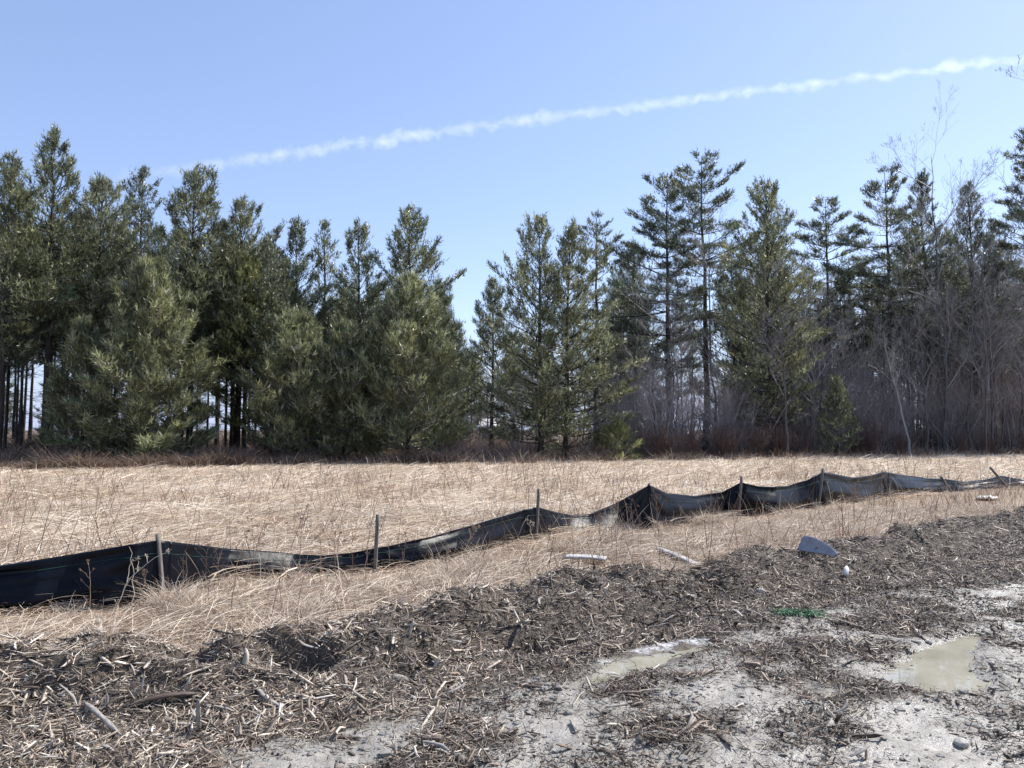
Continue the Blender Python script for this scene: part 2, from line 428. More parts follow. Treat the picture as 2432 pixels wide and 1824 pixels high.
# ------------------------------------------------------------------ pines
def needle_tufts(rng, P, A, size, k, wid, tone):
    """brushes of needle blades around points P, pointing along A"""
    N_ = len(P)
    P = np.repeat(P, k, 0); A2 = np.repeat(A, k, 0); S = np.repeat(size, k)
    d = norm(A2 + .5 * rng.normal(size=A2.shape))
    st = P + A2 * ((rng.random(len(P)) - .65) * S)[:, None]
    L = S * (.65 + .6 * rng.random(len(P)))
    sd_ = norm(np.cross(d, rng.normal(size=d.shape)))
    V = np.stack([st - sd_ * wid / 2, st + sd_ * wid / 2, st + d * L[:, None]], 1).reshape(-1, 3)
    F = np.arange(len(V)).reshape(-1, 3)
    C = np.repeat(np.repeat(tone, k, 0), 3, 0)
    return V, F, C
def pine(seed, H_, cb, Rad, kind='tall', dens=1.0, tone=(.05, .075, .032), asym=0.0, lean=0.0, fork=0, trunk_r=None, tuft=.215, kk=5, gap=0.0):
    """trunk, branches and crown meshes of one white pine"""
    rng = rg(seed)
    tr = Pile(); br = Pile(); cr = Pile()
    r0 = trunk_r or .011 * H_ + .03
    nz = 14; zz = np.linspace(-.15, H_, nz)
    wob = np.cumsum(rng.normal(size=(nz, 2)) * .035 * H_ / 15, 0); wob -= wob[1]
    wob[:, 0] += lean * zz
    path = np.c_[wob, zz]
    rr = r0 * (1 - zz / H_ * .93); rr[0] *= 1.35
    V, F = tubes(path[None], np.maximum(rr, .012)[None], 8); tr.add(V, F)
    zb = cb * H_
    span = H_ - zb
    sp = {'tall': .46, 'layer': .74, 'sap': .28, 'dense': .36}[kind]
    zs = np.arange(zb, H_ - .1, sp) + rng.normal(size=len(np.arange(zb, H_ - .1, sp))) * sp * .2
    TP = []; TA = []; TT = []
    tone = np.array(tone)
    BP = []; BR = []
    for z in zs:
        t = np.clip((z - zb) / span, 0, 1)
        if kind == 'sap': prof = (1 - t) ** .55 * (.74 + .26 * min(1, t / .25))
        elif kind == 'dense': prof = (1 - t) ** .5 * (.55 + .45 * min(1, t / .3)); 
        elif kind == 'layer': prof = (1 - t) ** .62 * (.55 + .45 * min(1, t / .2)) + .04
        else: prof = (1 - t) ** .6 * (.6 + .4 * min(1, t / .2)) + .05
        if rng.random() < gap: prof *= .45
        nb = rng.integers(3, 6) if kind in ('layer',) else rng.integers(4, 7)
        a0 = rng.random() * 6.28
        bx = np.interp(z, zz, path[:, 0]); by = np.interp(z, zz, path[:, 1])
        for b in range(nb):
            az = a0 + b * 6.283 / nb + rng.normal() * .25
            lob = 1 + (.07 if kind == 'sap' else .36) * float(perlin(az * 1.1, z * .55, seed))
            L = Rad * prof * ((.82 + .3 * rng.random()) if kind == 'sap' else (.6 + .6 * rng.random())) * (1 + asym * math.cos(az)) * lob
            L = min(max(L, .25 + .25 * (kind == 'sap')), Rad * 1.3)
            if kind == 'layer': el = R(2 + 30 * t ** 2 + rng.normal() * 8)
            elif kind == 'sap': el = R(6 + 60 * t ** .8 + rng.normal() * 7)
            else: el = R(10 + 48 * t ** 1.3 + rng.normal() * 9)
            ns = 7; s = np.linspace(0, 1, ns)
            up = el + (.42 if kind != 'layer' else .25) * (s - .2)
            dirs = np.c_[np.cos(up) * math.cos(az), np.cos(up) * math.sin(az), np.sin(up)]
            dirs[:, :2] += rng.normal(size=(ns, 2)) * .07
            pts = np.cumsum(dirs * (L / (ns - 1)), 0); pts -= pts[0]; pts += [bx, by, z]
            BP.append(pts); BR.append((.008 + .010 * L) * (1 - s * .85))
            # side twigs
            nt = int(max(4, L * (9.0 if kind != 'sap' else 9.5) * dens))
            q = np.sqrt(rng.random(nt)) * (1 - .12) + .12
            q[:1] = 1.0
            base = np.stack([np.interp(q, s, pts[:, i]) for i in range(3)], -1)
            bd = norm(np.stack([np.interp(q, s, dirs[:, i]) for i in range(3)], -1))
            side = np.where(rng.random(nt) < .5, 1, -1)
            perp = np.stack([-bd[:, 1], bd[:, 0], np.zeros(nt)], -1)
            td = norm(bd * .75 + perp * side[:, None] * .8 + np.array([0, 0, .28]) + rng.normal(size=(nt, 3)) * .14)
            td[q > .97] = bd[q > .97]
            tl = (.26 + .36 * L * (1.12 - q)) * (.7 + .6 * rng.random(nt))
            tl = np.minimum(tl, 1.15)
            m = 3
            f = (np.arange(m) + .8) / m
            pp = base[:, None] + td[:, None] * (tl[:, None] * f[None])[:, :, None] + rng.normal(size=(nt, m, 3)) * .07
            aa = norm(td[:, None] + np.array([0, 0, .45]) + rng.normal(size=(nt, m, 3)) * .22)
            TP.append(pp.reshape(-1, 3)); TA.append(aa.reshape(-1, 3))
            bt = tone * (.75 + .5 * rng.random()) + np.array([.022, .012, -.004]) * max(0, rng.normal()) * .6
            TT.append(np.tile(bt, (nt * m, 1)))
            if kind in ('sap', 'tall'):
                e = base + td * tl[:, None]
                tw = np.stack([base, (base + e) / 2 + rng.normal(size=base.shape) * .02, e], 1)
                sel = rng.random(nt) < (.7 if kind == 'sap' else .2)
                V, F = tubes(tw[sel], np.tile([.009, .007, .004], (sel.sum(), 1)), 3); br.add(V, F)
    V, F = tubes(np.array(BP), np.array(BR), 4); br.add(V, F)
    # dead stubs under the crown
    if kind in ('tall', 'layer') and cb > .15:
        nd = int(26 * cb * H_ / 6)
        z = rng.random(nd) ** .7 * zb * .9 + .05 * zb; az = rng.random(nd) * 6.28; L = .3 + rng.random(nd) * .9 * (.4 + z / zb)
        b0 = np.c_[np.interp(z, zz, path[:, 0]), np.interp(z, zz, path[:, 1]), z]
        d = np.c_[np.cos(az), np.sin(az), -.15 + .35 * rng.random(nd)]
        tw = np.stack([b0, b0 + d * L[:, None] * .5 + rng.normal(size=b0.shape) * .04, b0 + d * L[:, None] + rng.normal(size=b0.shape) * .08], 1)
        V, F = tubes(tw, np.tile([.016, .011, .005], (nd, 1)), 3); br.add(V, F)
    TP = np.concatenate(TP); TA = np.concatenate(TA); TT = np.concatenate(TT)
    if fork:
        pass
    TT = np.clip(TT * np.exp(rng.normal(size=(len(TT), 1)) * .60) * 1.15, .004, .55)
    sz = tuft * (.7 + .6 * rng.random(len(TP)))
    V, F, C = needle_tufts(rng, TP, TA, sz, kk, .038 if kind != 'sap' else .041, TT)
    cr.add(V, F, C)
    return tr.mesh('trunk', M['pine_bark'], True), br.mesh('branches', M['sap_bark' if kind == 'sap' else 'pine_bark']), cr.mesh('crown', M['needle'])
def place_pine(label, dx, dtop, d, meshes_=None, group=None, name='pine_tree', sc=None, rot=0.0, **kw):
    g = at_depth(dx, 950, d); top = at_depth(dx, dtop, d)[2]
    x = g[0]; z = float(H(x, d)) - .05
    h = top - z
    if 'Rad' in kw: kw['Rad'] *= 1.0 if kw.get('kind') == 'sap' else 1.08
    if meshes_ is None: me = pine(H_=h, **kw); s = 1.0
    else: me, h0 = meshes_; s = h / h0
    t = thing(name, label, 'tree', (x, d, z), (0, 0, rot), group)
    t.scale = (s, s, s)
    put('trunk', me[0], t); put('branches', me[1], t); put('crown', me[2], t)
    return t
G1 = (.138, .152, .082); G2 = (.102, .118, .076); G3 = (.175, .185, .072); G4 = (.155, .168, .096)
place_pine('tallest pine of the left stand, its pointed top clearly above its neighbours', 95, 303, 41, seed=1, cb=.36, Rad=3.1, kind='tall', dens=1.1, tone=G1)
place_pine('pine cut by the left edge of the picture', -5, 358, 39, seed=2, cb=.34, Rad=2.9, tone=G1)
place_pine('round topped pine just right of the tallest one on the left', 205, 405, 43, seed=3, cb=.40, Rad=3.5, tone=G4, kind='dense', dens=.8)
place_pine('narrow dark pine standing between two wide crowns on the left', 300, 376, 46, seed=4, cb=.42, Rad=2.2, tone=G2)
place_pine('wide pine with long boughs reaching right above the open sky gap', 408, 378, 43, seed=5, cb=.30, Rad=3.8, tone=G1, asym=.15, dens=1.0)
place_pine('pine with ragged stepped right side at the end of the tall left stand', 508, 452, 44, seed=6, cb=.24, Rad=3.6, tone=G4, asym=.25)
place_pine('yellow green pine with low level boughs right of the large bushy pine', 528, 560, 42.5, seed=61, cb=.16, Rad=2.9, tone=G3)
place_pine('slim pine with a thin pale leader, first right of the tall left stand', 642, 488, 46, seed=7, cb=.32, Rad=2.3, tone=G2)
place_pine('open pine with two bare stems seen through its thin crown', 698, 492, 47, seed=8, cb=.36, Rad=1.9, tone=G4, dens=.6)
place_pine('pine with a bushy leader behind the two middle bushy pines', 772, 488, 46, seed=9, cb=.26, Rad=2.6, tone=G1)
place_pine('broad cone shaped pine left of the low gap in the tree line', 885, 470, 46, seed=10, cb=.14, Rad=3.7, tone=G1, asym=.15, dens=1.0)
place_pine('short far pine in the low gap of the tree line', 1062, 612, 56, seed=11, cb=.1, Rad=3.0, tone=G4)
place_pine('double pine right of the gap, its taller left stem', 1168, 477, 43.5, seed=12, cb=.07, Rad=3.3, tone=G4, dens=.95, asym=-.15)
place_pine('double pine right of the gap, its shorter right stem', 1222, 503, 43.8, seed=13, cb=.07, Rad=3.5, tone=G4, asym=.3, dens=.9)
place_pine('thin layered pine with sky between its separate boughs', 1288, 470, 56, seed=14, cb=.42, Rad=2.9, tone=G2, kind='layer', gap=.15, dens=1.5)
place_pine('dark layered pine with ragged left boughs, left of the tallest on the right', 1447, 388, 53, seed=15, cb=.32, Rad=4.3, tone=G2, kind='layer', asym=-.25, dens=1.9)
place_pine('tallest pine right of the gap, flat boughs over a long bare trunk', 1525, 337, 55, seed=16, cb=.45, Rad=4.7, tone=G2, kind='layer', dens=1.9)
place_pine('dense oval pine with a forked dark trunk on the right', 1672, 408, 50, seed=17, cb=.12, Rad=4.2, tone=G4, kind='dense', dens=.85)
place_pine('round headed dark pine behind the dense oval one', 1792, 426, 60, seed=18, cb=.40, Rad=4.1, tone=G2, kind='layer', dens=1.9)
place_pine('dark pine with flat layered boughs left of the tall bare tree', 1925, 374, 58, seed=19, cb=.46, Rad=4.3, tone=G2, kind='layer', dens=1.9)
place_pine('narrow dark pine just behind the tall bare tree', 2012, 378, 60, seed=20, cb=.40, Rad=2.6, tone=G2)
place_pine('slim dark pine right of the tall bare tree', 2112, 400, 57, seed=21, cb=.35, Rad=2.8, tone=G2, dens=.8)
place_pine('pine cut by the right edge of the picture', 2235, 285, 56, seed=22, cb=.28, Rad=3.8, tone=G2, kind='layer', dens=1.9)
# bushy young pines in front
GS = (.175, .190, .100)
place_pine('large bushy young pine standing in front of the left stand', 315, 592, 38.3, seed=31, cb=.02, Rad=4.2, kind='sap', dens=1.2, tone=GS, tuft=.30, kk=5, name='young_pine')
place_pine('smaller young pine tucked against the left of the large bushy one', 178, 705, 37.8, seed=32, cb=.12, Rad=2.2, kind='sap', dens=1.0, tone=GS, tuft=.30, kk=5, name='young_pine')
place_pine('bushy young pine at the left of the middle clump', 640, 705, 40.5, seed=33, cb=.06, Rad=3.9, kind='sap', dens=1.0, tone=GS, tuft=.30, kk=5, name='young_pine')
place_pine('lowest young pine in the middle clump, between two larger ones', 742, 722, 40.8, seed=34, cb=.06, Rad=3.2, kind='sap', dens=1.0, tone=(.145, .16, .088), tuft=.30, kk=5, name='young_pine')
place_pine('tallest and palest bushy young pine, right of the middle clump', 880, 622, 41.3, seed=35, cb=.03, Rad=4.2, kind='sap', dens=1.15, tone=(.21, .225, .118), tuft=.30, kk=5, name='young_pine')
place_pine('low green pine seedling at the foot of the double pine', 1335, 935, 42.5, seed=36, cb=.05, Rad=1.4, kind='sap', dens=1.0, tone=G3, tuft=.22, name='young_pine')
place_pine('small green pine in the shade beside the forked dark trunk', 1810, 835, 49, seed=37, cb=.08, Rad=1.5, kind='sap', dens=.55, tone=GS, tuft=.24, name='young_pine')
# pole stand behind
poles = []
for k, (hh, cb, rad, kd) in enumerate(((15, .5, 2.3, 'tall'), (14, .45, 2.6, 'tall'), (16, .55, 2.5, 'layer'), (12, .35, 2.4, 'tall'), (11, .08, 3.0, 'tall'), (12, .14, 3.2, 'tall'))):
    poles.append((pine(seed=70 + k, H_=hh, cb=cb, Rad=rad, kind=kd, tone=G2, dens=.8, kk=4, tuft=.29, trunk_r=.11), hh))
rng = rg(5)
first = True
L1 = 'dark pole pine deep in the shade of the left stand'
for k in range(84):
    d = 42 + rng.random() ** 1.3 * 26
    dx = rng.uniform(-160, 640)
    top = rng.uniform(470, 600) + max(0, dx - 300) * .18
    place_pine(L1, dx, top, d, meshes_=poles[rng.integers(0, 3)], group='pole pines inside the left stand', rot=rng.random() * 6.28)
for k in range(34):
    d = 50 + rng.random() * 20
    dx = rng.uniform(620, 1010)
    place_pine('pine in the half hidden row behind the middle clump', dx, rng.uniform(620, 720), d, meshes_=poles[rng.integers(3, 6)], group='pines behind the middle clump', rot=rng.random() * 6.28)
for k in range(36):
    d = 60 + rng.random() * 30
    dx = rng.uniform(1330, 2330)
    place_pine('dark pine half hidden behind bare trees on the right', dx, rng.uniform(540, 700) - 30 * (dx > 1850), d, meshes_=poles[rng.integers(2, 6)], group='pines behind the bare trees', rot=rng.random() * 6.28)

for k in range(30):
    d = 78 + rng.random() * 30
    dx = rng.uniform(-60, 560) if k < 16 else rng.uniform(940, 1340)
    place_pine('far pine seen low between the trunks', dx, rng.uniform(790, 860) if k < 16 else rng.uniform(720, 800), d, meshes_=poles[rng.integers(3, 6)], group='far pines beyond the stand', rot=rng.random() * 6.28)

# ------------------------------------------------------------------ bare trees
def bare(seed, H_, r0, levels=4, spread=.55, nchild=(9, 6, 5, 4), col=(.16, .14, .135), start=.35, up=.25, mat='grey_bark', lr=.42, colw=.5):
    rng = rg(seed)
    tk = Pile(); tw = Pile()
    n0 = 16; s = np.linspace(0, 1, n0)
    wob = np.cumsum(rng.normal(size=(n0, 2)) * .022 * H_ / 2, 0) * .5; wob -= wob[0]
    P = np.c_[wob, s * H_ - .1][None]; rad = (r0 * (1 - .9 * s))[None]
    V, F = tubes(P, rad, 7); tk.add(V, F)
    L = np.array([H_])
    for lv in range(levels):
        B, n_, _ = P.shape; nc = nchild[lv]
        lo = start if lv == 0 else .2
        q = lo + (1 - lo) * rng.random((B, nc)) ** .85
        idx = q * (n_ - 1); i0 = np.clip(idx.astype(int), 0, n_ - 2); fr = (idx - i0)[..., None]
        bi = np.arange(B)[:, None]
        st = P[bi, i0] * (1 - fr) + P[bi, i0 + 1] * fr
        pd = norm(P[bi, i0 + 1] - P[bi, i0])
        pr = rad[bi, i0]
        rn = rng.normal(size=pd.shape); perp = norm(np.cross(pd, rn))
        d = norm(pd * (1 - spread * .6) + perp * (spread + .25) + np.array([0, 0, up]))
        CL = L[:, None] * (lr if lv == 0 else .52) * (1.15 - q * .75) * (.6 + .7 * rng.random((B, nc)))
        m = 6 if lv < 2 else 4
        ss = np.linspace(0, 1, m)
        dd = d[:, :, None] + np.cumsum(rng.normal(size=(B, nc, m, 3)) * .13, 2) + np.array([0, 0, 1]) * (.28 * ss)[:, None]
        pts = np.cumsum(norm(dd) * (CL / (m - 1))[..., None, None], 2); pts = pts - pts[:, :, :1] + st[:, :, None]
        cr_ = np.minimum(pr * .62, .02 + .0 * pr + CL * .012)
        cr_ = np.maximum(cr_, .0045)
        rad = (cr_[..., None] * (1 - .75 * ss)).reshape(B * nc, m); P = pts.reshape(B * nc, m, 3); L = CL.ravel()
        V, F = tubes(P, np.maximum(rad, .0038), 4 if lv < 1 else 3)
        c = np.array(col) * (.75 + .5 * rng.random((len(P), 1)))
        tw.add(V, F, np.repeat(c, len(V) // len(P), 0))
    return tk.mesh('trunk', M[mat], True), tw.mesh('branches', M['twig'])
def put_bare(me, h0, dx, dtop, d, label, group=None, rot=0, name='bare_tree', cat='tree', tilt=0.0):
    g = at_depth(dx, 950, d); z = float(H(g[0], d)) - .05
    s = (at_depth(dx, dtop, d)[2] - z) / h0
    t = thing(name, label, cat, (g[0], d, z), (0, tilt, rot), group); t.scale = (s,) * 3
    put('trunk', me[0], t); put('branches', me[1], t); return t
GREY = (.27, .25, .24)
hero = bare(101, 18, .13, 4, .42, (13, 8, 5, 3), GREY, .42, .42, lr=.46)
put_bare(hero, 18, 2045, 330, 54, 'tallest leafless tree, its fine crown high against the sky on the right')
hb_ = [(bare(102 + k, 13, .085, 4, .55, (13, 7, 5, 3), GREY, .25, .3, lr=.34), 13) for k in range(4)]
put_bare(*hb_[0], 2120, 400, 57, 'leafless tree with a spreading top just right of the tallest leafless one', rot=1)
put_bare(*hb_[1], 2285, 190, 60, 'leafless tree reaching in from the right edge high above the woods', rot=3)
put_bare(*hb_[2], 1700, 560, 47, 'pale leafless tree in front of the dense oval pine', rot=2)
put_bare(*hb_[3], 1545, 470, 50, 'pale leafless tree in front of the tallest pine right of the gap', rot=4)
put_bare(*hb_[1], 1420, 600, 47, 'leafless tree with low spreading twigs right of the double pine', rot=5)
put_bare(*hb_[0], 1760, 610, 49, 'thin leafless tree between the oval pine and the grey thicket', rot=2.5)
bl = bare(120, 9, .10, 3, .5, (10, 6, 5), (.35, .33, .31), .4, .3, mat='birch_bark', lr=.3)
put_bare(bl, 9, 1965, 700, 50, 'leaning pale birch in the grey thicket', tilt=-.16)
rng = rg(77)
for k in range(96):
    dx = rng.uniform(1340, 2330) if k < 60 else rng.uniform(1800, 2330); d = 51 + rng.random() * 26
    me = hb_[rng.integers(0, 4)]
    top = rng.uniform(560, 720) - (60 if dx > 1880 else 0)
    put_bare(*me, dx, top, d, 'grey leafless tree inside the thicket on the right', 'leafless trees of the right wood', rot=rng.random() * 6.28)
for k in range(12):
    dx = rng.uniform(985, 1360); d = 58 + rng.random() * 24
    put_bare(*hb_[rng.integers(0, 4)], dx, rng.uniform(640, 740), d, 'leafless tree seen through the gap behind the double pine', 'leafless trees in the gap', rot=rng.random() * 6.28)
# low many-stemmed saplings and bushes at the wood's edge
def bush(seed, H_, ns, col, spread=.35, sub=(6, 4)):
    rng = rg(seed); pl = Pile()
    m = 6; s = np.linspace(0, 1, m)
    az = rng.random(ns) * 6.28; tl = rng.random(ns) * spread
    d = np.c_[np.cos(az) * np.sin(tl), np.sin(az) * np.sin(tl), np.cos(tl)]
    L = H_ * (.55 + .45 * rng.random(ns))
    dd = d[:, None] + np.cumsum(rng.normal(size=(ns, m, 3)) * .09, 1)
    P = np.cumsum(norm(dd) * (L / (m - 1))[:, None, None], 1); P = P - P[:, :1]
    P[:, :, :2] += rng.normal(size=(ns, 1, 2)) * .12 * H_ * .5
    rad = (.006 + .0045 * H_) * (1 - .8 * s)[None] * np.ones((ns, 1))
    for lv in range(len(sub) + 1):
        V, F = tubes(P, np.maximum(rad, .004), 3)
        c = np.array(col) * (.6 + .8 * rng.random((len(P), 1)))
        pl.add(V, F, np.repeat(c, len(V) // len(P), 0))
        if lv == len(sub): break
        B, n_, _ = P.shape; nc = sub[lv]
        i0 = rng.integers(1, n_ - 1, (B, nc)); bi = np.arange(B)[:, None]
        st = P[bi, i0]; pd = norm(P[bi, i0 + 1] - st)
        dn = norm(pd + .8 * norm(rng.normal(size=pd.shape)) + np.array([0, 0, .15]))
        L = (L[:, None] * .38 * (.5 + .8 * rng.random((B, nc)))).ravel()
        m = 4; ss = np.linspace(0, 1, m)
        q = dn[:, :, None] + np.cumsum(rng.normal(size=(B, nc, m, 3)) * .15, 2)
        P = (np.cumsum(norm(q).reshape(B * nc, m, 3) * (L / (m - 1))[:, None, None], 1)); P = P - P[:, :1] + st.reshape(-1, 1, 3)
        rad = np.maximum(.35 * rad[bi, i0].reshape(-1, 1) * (1.3 - ss), .0035)
    return pl.mesh('stems', M['brush'])
bm_grey = [bush(130 + k, 5.5, 11, (.40, .355, .34), .42, (9, 6)) for k in range(4)]
bm_red = [bush(140 + k, 1.4, 22, (.20, .13, .10), .5, (5, 3)) for k in range(3)]
bm_pink = [bush(150 + k, 1.3, 26, (.34, .25, .21), .75, (5, 3)) for k in range(3)]
def put_bush(ms, dx, dy_base_d, label, group, sc=1.0, name='leafless_bush', cat='bush', r=0):
    g = at_depth(dx, 950, dy_base_d)
    put(name, ms, None, (g[0], dy_base_d, float(H(g[0], dy_base_d)) - .04), (0, 0, r), sc, label=label, category=cat, group=group)
rng = rg(88)
for k in range(135):
    dx = rng.uniform(1370, 2330) if k < 100 else rng.uniform(1800, 2330)
    e = edge(at_depth(dx, 950, 50)[0])
    put_bush(bm_grey[rng.integers(0, 4)], dx, e + .8 + rng.random() * 9, 'grey leafless sapling clump at the foot of the right wood', 'leafless sapling clumps on the right', .6 + rng.random() * .8, r=rng.random() * 6.28)
for k in range(14):
    dx = rng.uniform(985, 1370); e = edge(at_depth(dx, 950, 44)[0])
    put_bush(bm_grey[rng.integers(0, 4)], dx, e + 2 + rng.random() * 12, 'grey leafless sapling clump in the gap by the double pine', 'leafless sapling clumps in the gap', .4 + rng.random() * .5, r=rng.random() * 6.28)
for k, (dx, s) in enumerate(((985, 1.0), (1010, .85), (1040, 1.05), (1075, .9), (1105, 1.0), (960, .7), (1130, .8))):
    put_bush(bm_pink[k % 3], dx, edge(at_depth(dx, 950, 41)[0]) - .5, 'pinkish arching bramble mound below the gap in the trees', 'bramble mounds below the gap', s, 'bramble', 'bush', r=k)
for k in range(26):
    dx = rng.uniform(1400, 1640) if k < 12 else rng.uniform(1640, 2300)
    put_bush(bm_red[k % 3], dx, edge(at_depth(dx, 950, 50)[0]) - rng.random() * 1.0, 'reddish brown twiggy bush at the edge of the right wood', 'reddish bushes by the right wood', .9 + rng.random() * .9, r=rng.random() * 6)

# ------------------------------------------------------------------ sheds behind the trees
n = NT('galvanised_roof'); n.base(n.ramp(n.noise(3, 4), [(.3, (.5, .5, .5)), (.7, (.72, .72, .72))])); n.set(Roughness=.45, Metallic=.2); M['roof'] = n.m
n = NT('shed_boards'); n.base(n.ramp(n.noise(5, 4), [(.3, (.25, .24, .22)), (.7, (.42, .41, .39))])); n.set(Roughness=.8); M['shed'] = n.m
n = NT('shed_opening'); n.base((.03, .03, .03)); n.set(Roughness=.7); M['dark'] = n.m
def shed(name, label, dx0, dx1, d, hw, hr, dep):
    a = at_depth(dx0, 950, d); b = at_depth(dx1, 950, d); Wd = b[0] - a[0]
    t = thing(name, label, 'shed', ((a[0] + b[0]) / 2, d, 0))
    Pw = Pile()
    V, F = box(-Wd / 2, Wd / 2, 0, dep, -.2, hw); put('wall', mesh('wall', V, F, None, M['shed']), t)
    nb = int(Wd / .3)
    bp = mesh('board', *box(-.12, .12, -.02, -.003, 0, hw - .02), None, M['shed'])
    for k in range(nb): put('board', bp, t, (-Wd / 2 + .15 + k * Wd / nb, 0, 0))
    V, F = box(.1 * Wd, .1 * Wd + .85, -.045, -.022, 0, 1.75); put('door', mesh('door', V, F, None, M['dark']), t)
    nx = int(Wd / .05) * 2; xs = np.linspace(-Wd / 2 - .25, Wd / 2 + .25, nx)
    for sgn, nm in ((1, 'roof'), (-1, 'roof')):
        y0, y1 = (-.3, dep / 2) if sgn > 0 else (dep + .3, dep / 2)
        zz = .018 * np.sin(xs * 2 * math.pi / .18)
        V = np.concatenate([np.c_[xs, np.full(nx, y0), hw - .06 + zz], np.c_[xs, np.full(nx, y1), hr + zz]])
        i = np.arange(nx - 1); F = np.stack([i, i + 1, i + nx + 1, i + nx], -1)
        put(nm, mesh('roof', V, F, None, M['roof']), t)
    return t
shed('shed', 'grey shed with a pale corrugated roof seen low between the right trunks', 1385, 1472, 74, 1.95, 2.95, 3.0)
shed('shed', 'pale roofed shed glimpsed through the pine boughs in the gap', 1040, 1120, 86, 2.1, 3.0, 3.5)

# ------------------------------------------------------------------ silt fence
n = NT('woven_black_fabric')
tc = n.N('ShaderNodeTexCoord')
wv = n.N('ShaderNodeTexWave', i_Scale=60.0); wv.bands_direction = 'Z'; n.L(tc.outputs['Object'], wv.inputs[0])
wv2 = n.N('ShaderNodeTexWave', i_Scale=60.0); wv2.bands_direction = 'X'; n.L(tc.outputs['Object'], wv2.inputs[0])
f = n.noise(5, 5, .6)
n.base(n.mix(n.ramp(f, [(.35, (.002, .0028, .0055)), (.75, (.005, .0065, .012))]), (.07, .06, .05), n.math('MULTIPLY', n.ramp(n.noise(11, 5, .7), [(.55, (0, 0, 0)), (.8, (1, 1, 1))]), .06)))
n.set(Roughness=n.ramp(n.noise(3, 3), [(.3, (.24,) * 3), (.7, (.40,) * 3)]), Specular_IOR_Level=.15)
b = n.math('ADD', n.math('MULTIPLY', n.math('ADD', wv.outputs['Fac'], wv2.outputs['Fac']), .05), n.noise(9, 4)); n.bump(b, .25, .02)
n.translucent((.01, .014, .03), .02)
M['fabric'] = n.m
n = NT('green_thread'); n.base((.02, .12, .09)); n.set(Roughness=.7); M['thread'] = n.m
stakes = [  # foot and head in the photograph
    ((-330, 1350), (-335, 1215)), ((356, 1297), (341, 1153)), ((809, 1232), (816, 1111)), ((1156, 1170), (1164, 1056)), ((1404, 1146), (1402, 1044)),
    ((1594, 1117), (1602, 1029)), ((1765, 1100), (1778, 1012)), ((1924, 1076), (1905, 1016)), ((2062, 1064), (2032, 1029)), ((2187, 1056), (2139, 1010)), ((2420, 1046), (2400, 1012))]
feet = np.array([hit(*a) for a, _ in stakes])
# the line of the fabric runs behind the stakes
top_d = [(-330, 1262), (-100, 1236), (0, 1221), (100, 1206), (200, 1190), (270, 1178), (343, 1167), (420, 1176), (500, 1186), (600, 1193), (650, 1198), (700, 1200), (760, 1194), (811, 1184),
         (850, 1177), (930, 1160), (1000, 1140), (1060, 1120), (1120, 1103), (1161, 1095), (1200, 1106), (1240, 1113), (1275, 1110), (1330, 1087), (1380, 1060), (1403, 1047),
         (1440, 1065), (1500, 1071), (1560, 1063), (1600, 1042), (1640, 1051), (1700, 1050), (1740, 1037), (1777, 1020), (1800, 1023), (1840, 1031), (1880, 1026), (1907, 1018),
         (1950, 1026), (2000, 1032), (2040, 1034), (2080, 1040), (2120, 1035), (2160, 1027), (2200, 1034), (2300, 1036), (2420, 1028)]
tdx, tdy = np.array(top_d).T
# plan line: smooth through the stake feet, as a function of the picture column
scol = np.array([(f_[0] / f_[1] * FPX + 512) / DS for f_ in feet])
def depth_at(c): return np.interp(c, scol, feet[:, 1])
bot_c = [(-330, 1352), (-100, 1332), (0, 1322), (85, 1321), (170, 1308), (288, 1312), (356, 1298), (403, 1286), (445, 1268), (500, 1256), (560, 1250), (636, 1244), (713, 1242), (807, 1236), (908, 1228), (989, 1215), (1061, 1196), (1159, 1175),
         (1231, 1156), (1273, 1150), (1358, 1142), (1404, 1150), (1464, 1140), (1570, 1119), (1612, 1122), (1676, 1118), (1723, 1105), (1782, 1099), (1846, 1089), (1926, 1077), (2037, 1063), (2121, 1059), (2187, 1056), (2420, 1046)]
bpt = np.array([hit(*q_) for q_ in bot_c]); bcol = np.array([q_[0] for q_ in bot_c], float)
def depth_bot(c): return np.interp(c, bcol, bpt[:, 1])
lean_k = [(-330, .1), (300, .03), (345, 0), (480, .05), (640, .12), (740, .10), (811, .0), (900, .02), (1161, 0), (1200, .15), (1270, .40), (1340, .28), (1403, 0), (1500, .15), (1600, 0), (1700, .12), (1777, 0), (1845, .12), (1905, .0), (1990, .45), (2050, .2), (2120, .35), (2200, .3), (2420, .1)]
lkx, lky = np.array(lean_k).T
fence = thing('silt_fence', 'long sagging black silt fence on wooden stakes across the field', 'fence', feet[4])
FO = feet[4]
def fabric_pt(c, v, seed=0):
    """c picture column, v 0 bottom .. 1 top"""
    d = .8 * float(depth_bot(c)) + .2 * float(depth_at(c)) + .04
    x = ray(c, 1100)[0] * d
    zb = float(H(x, d)) - .05
    ln = np.interp(c, lkx, lky)
    top = at_depth(c, np.interp(c, tdx, tdy), d + ln)
    db = d - .06 - .15 * float(np.interp(c, lkx, lky)); xb = ray(c, 1100)[0] * db
    bot = np.array([xb, db, float(H(xb, db)) - .05])
    p = bot * (1 - v) + top * v
    return p, top - bot
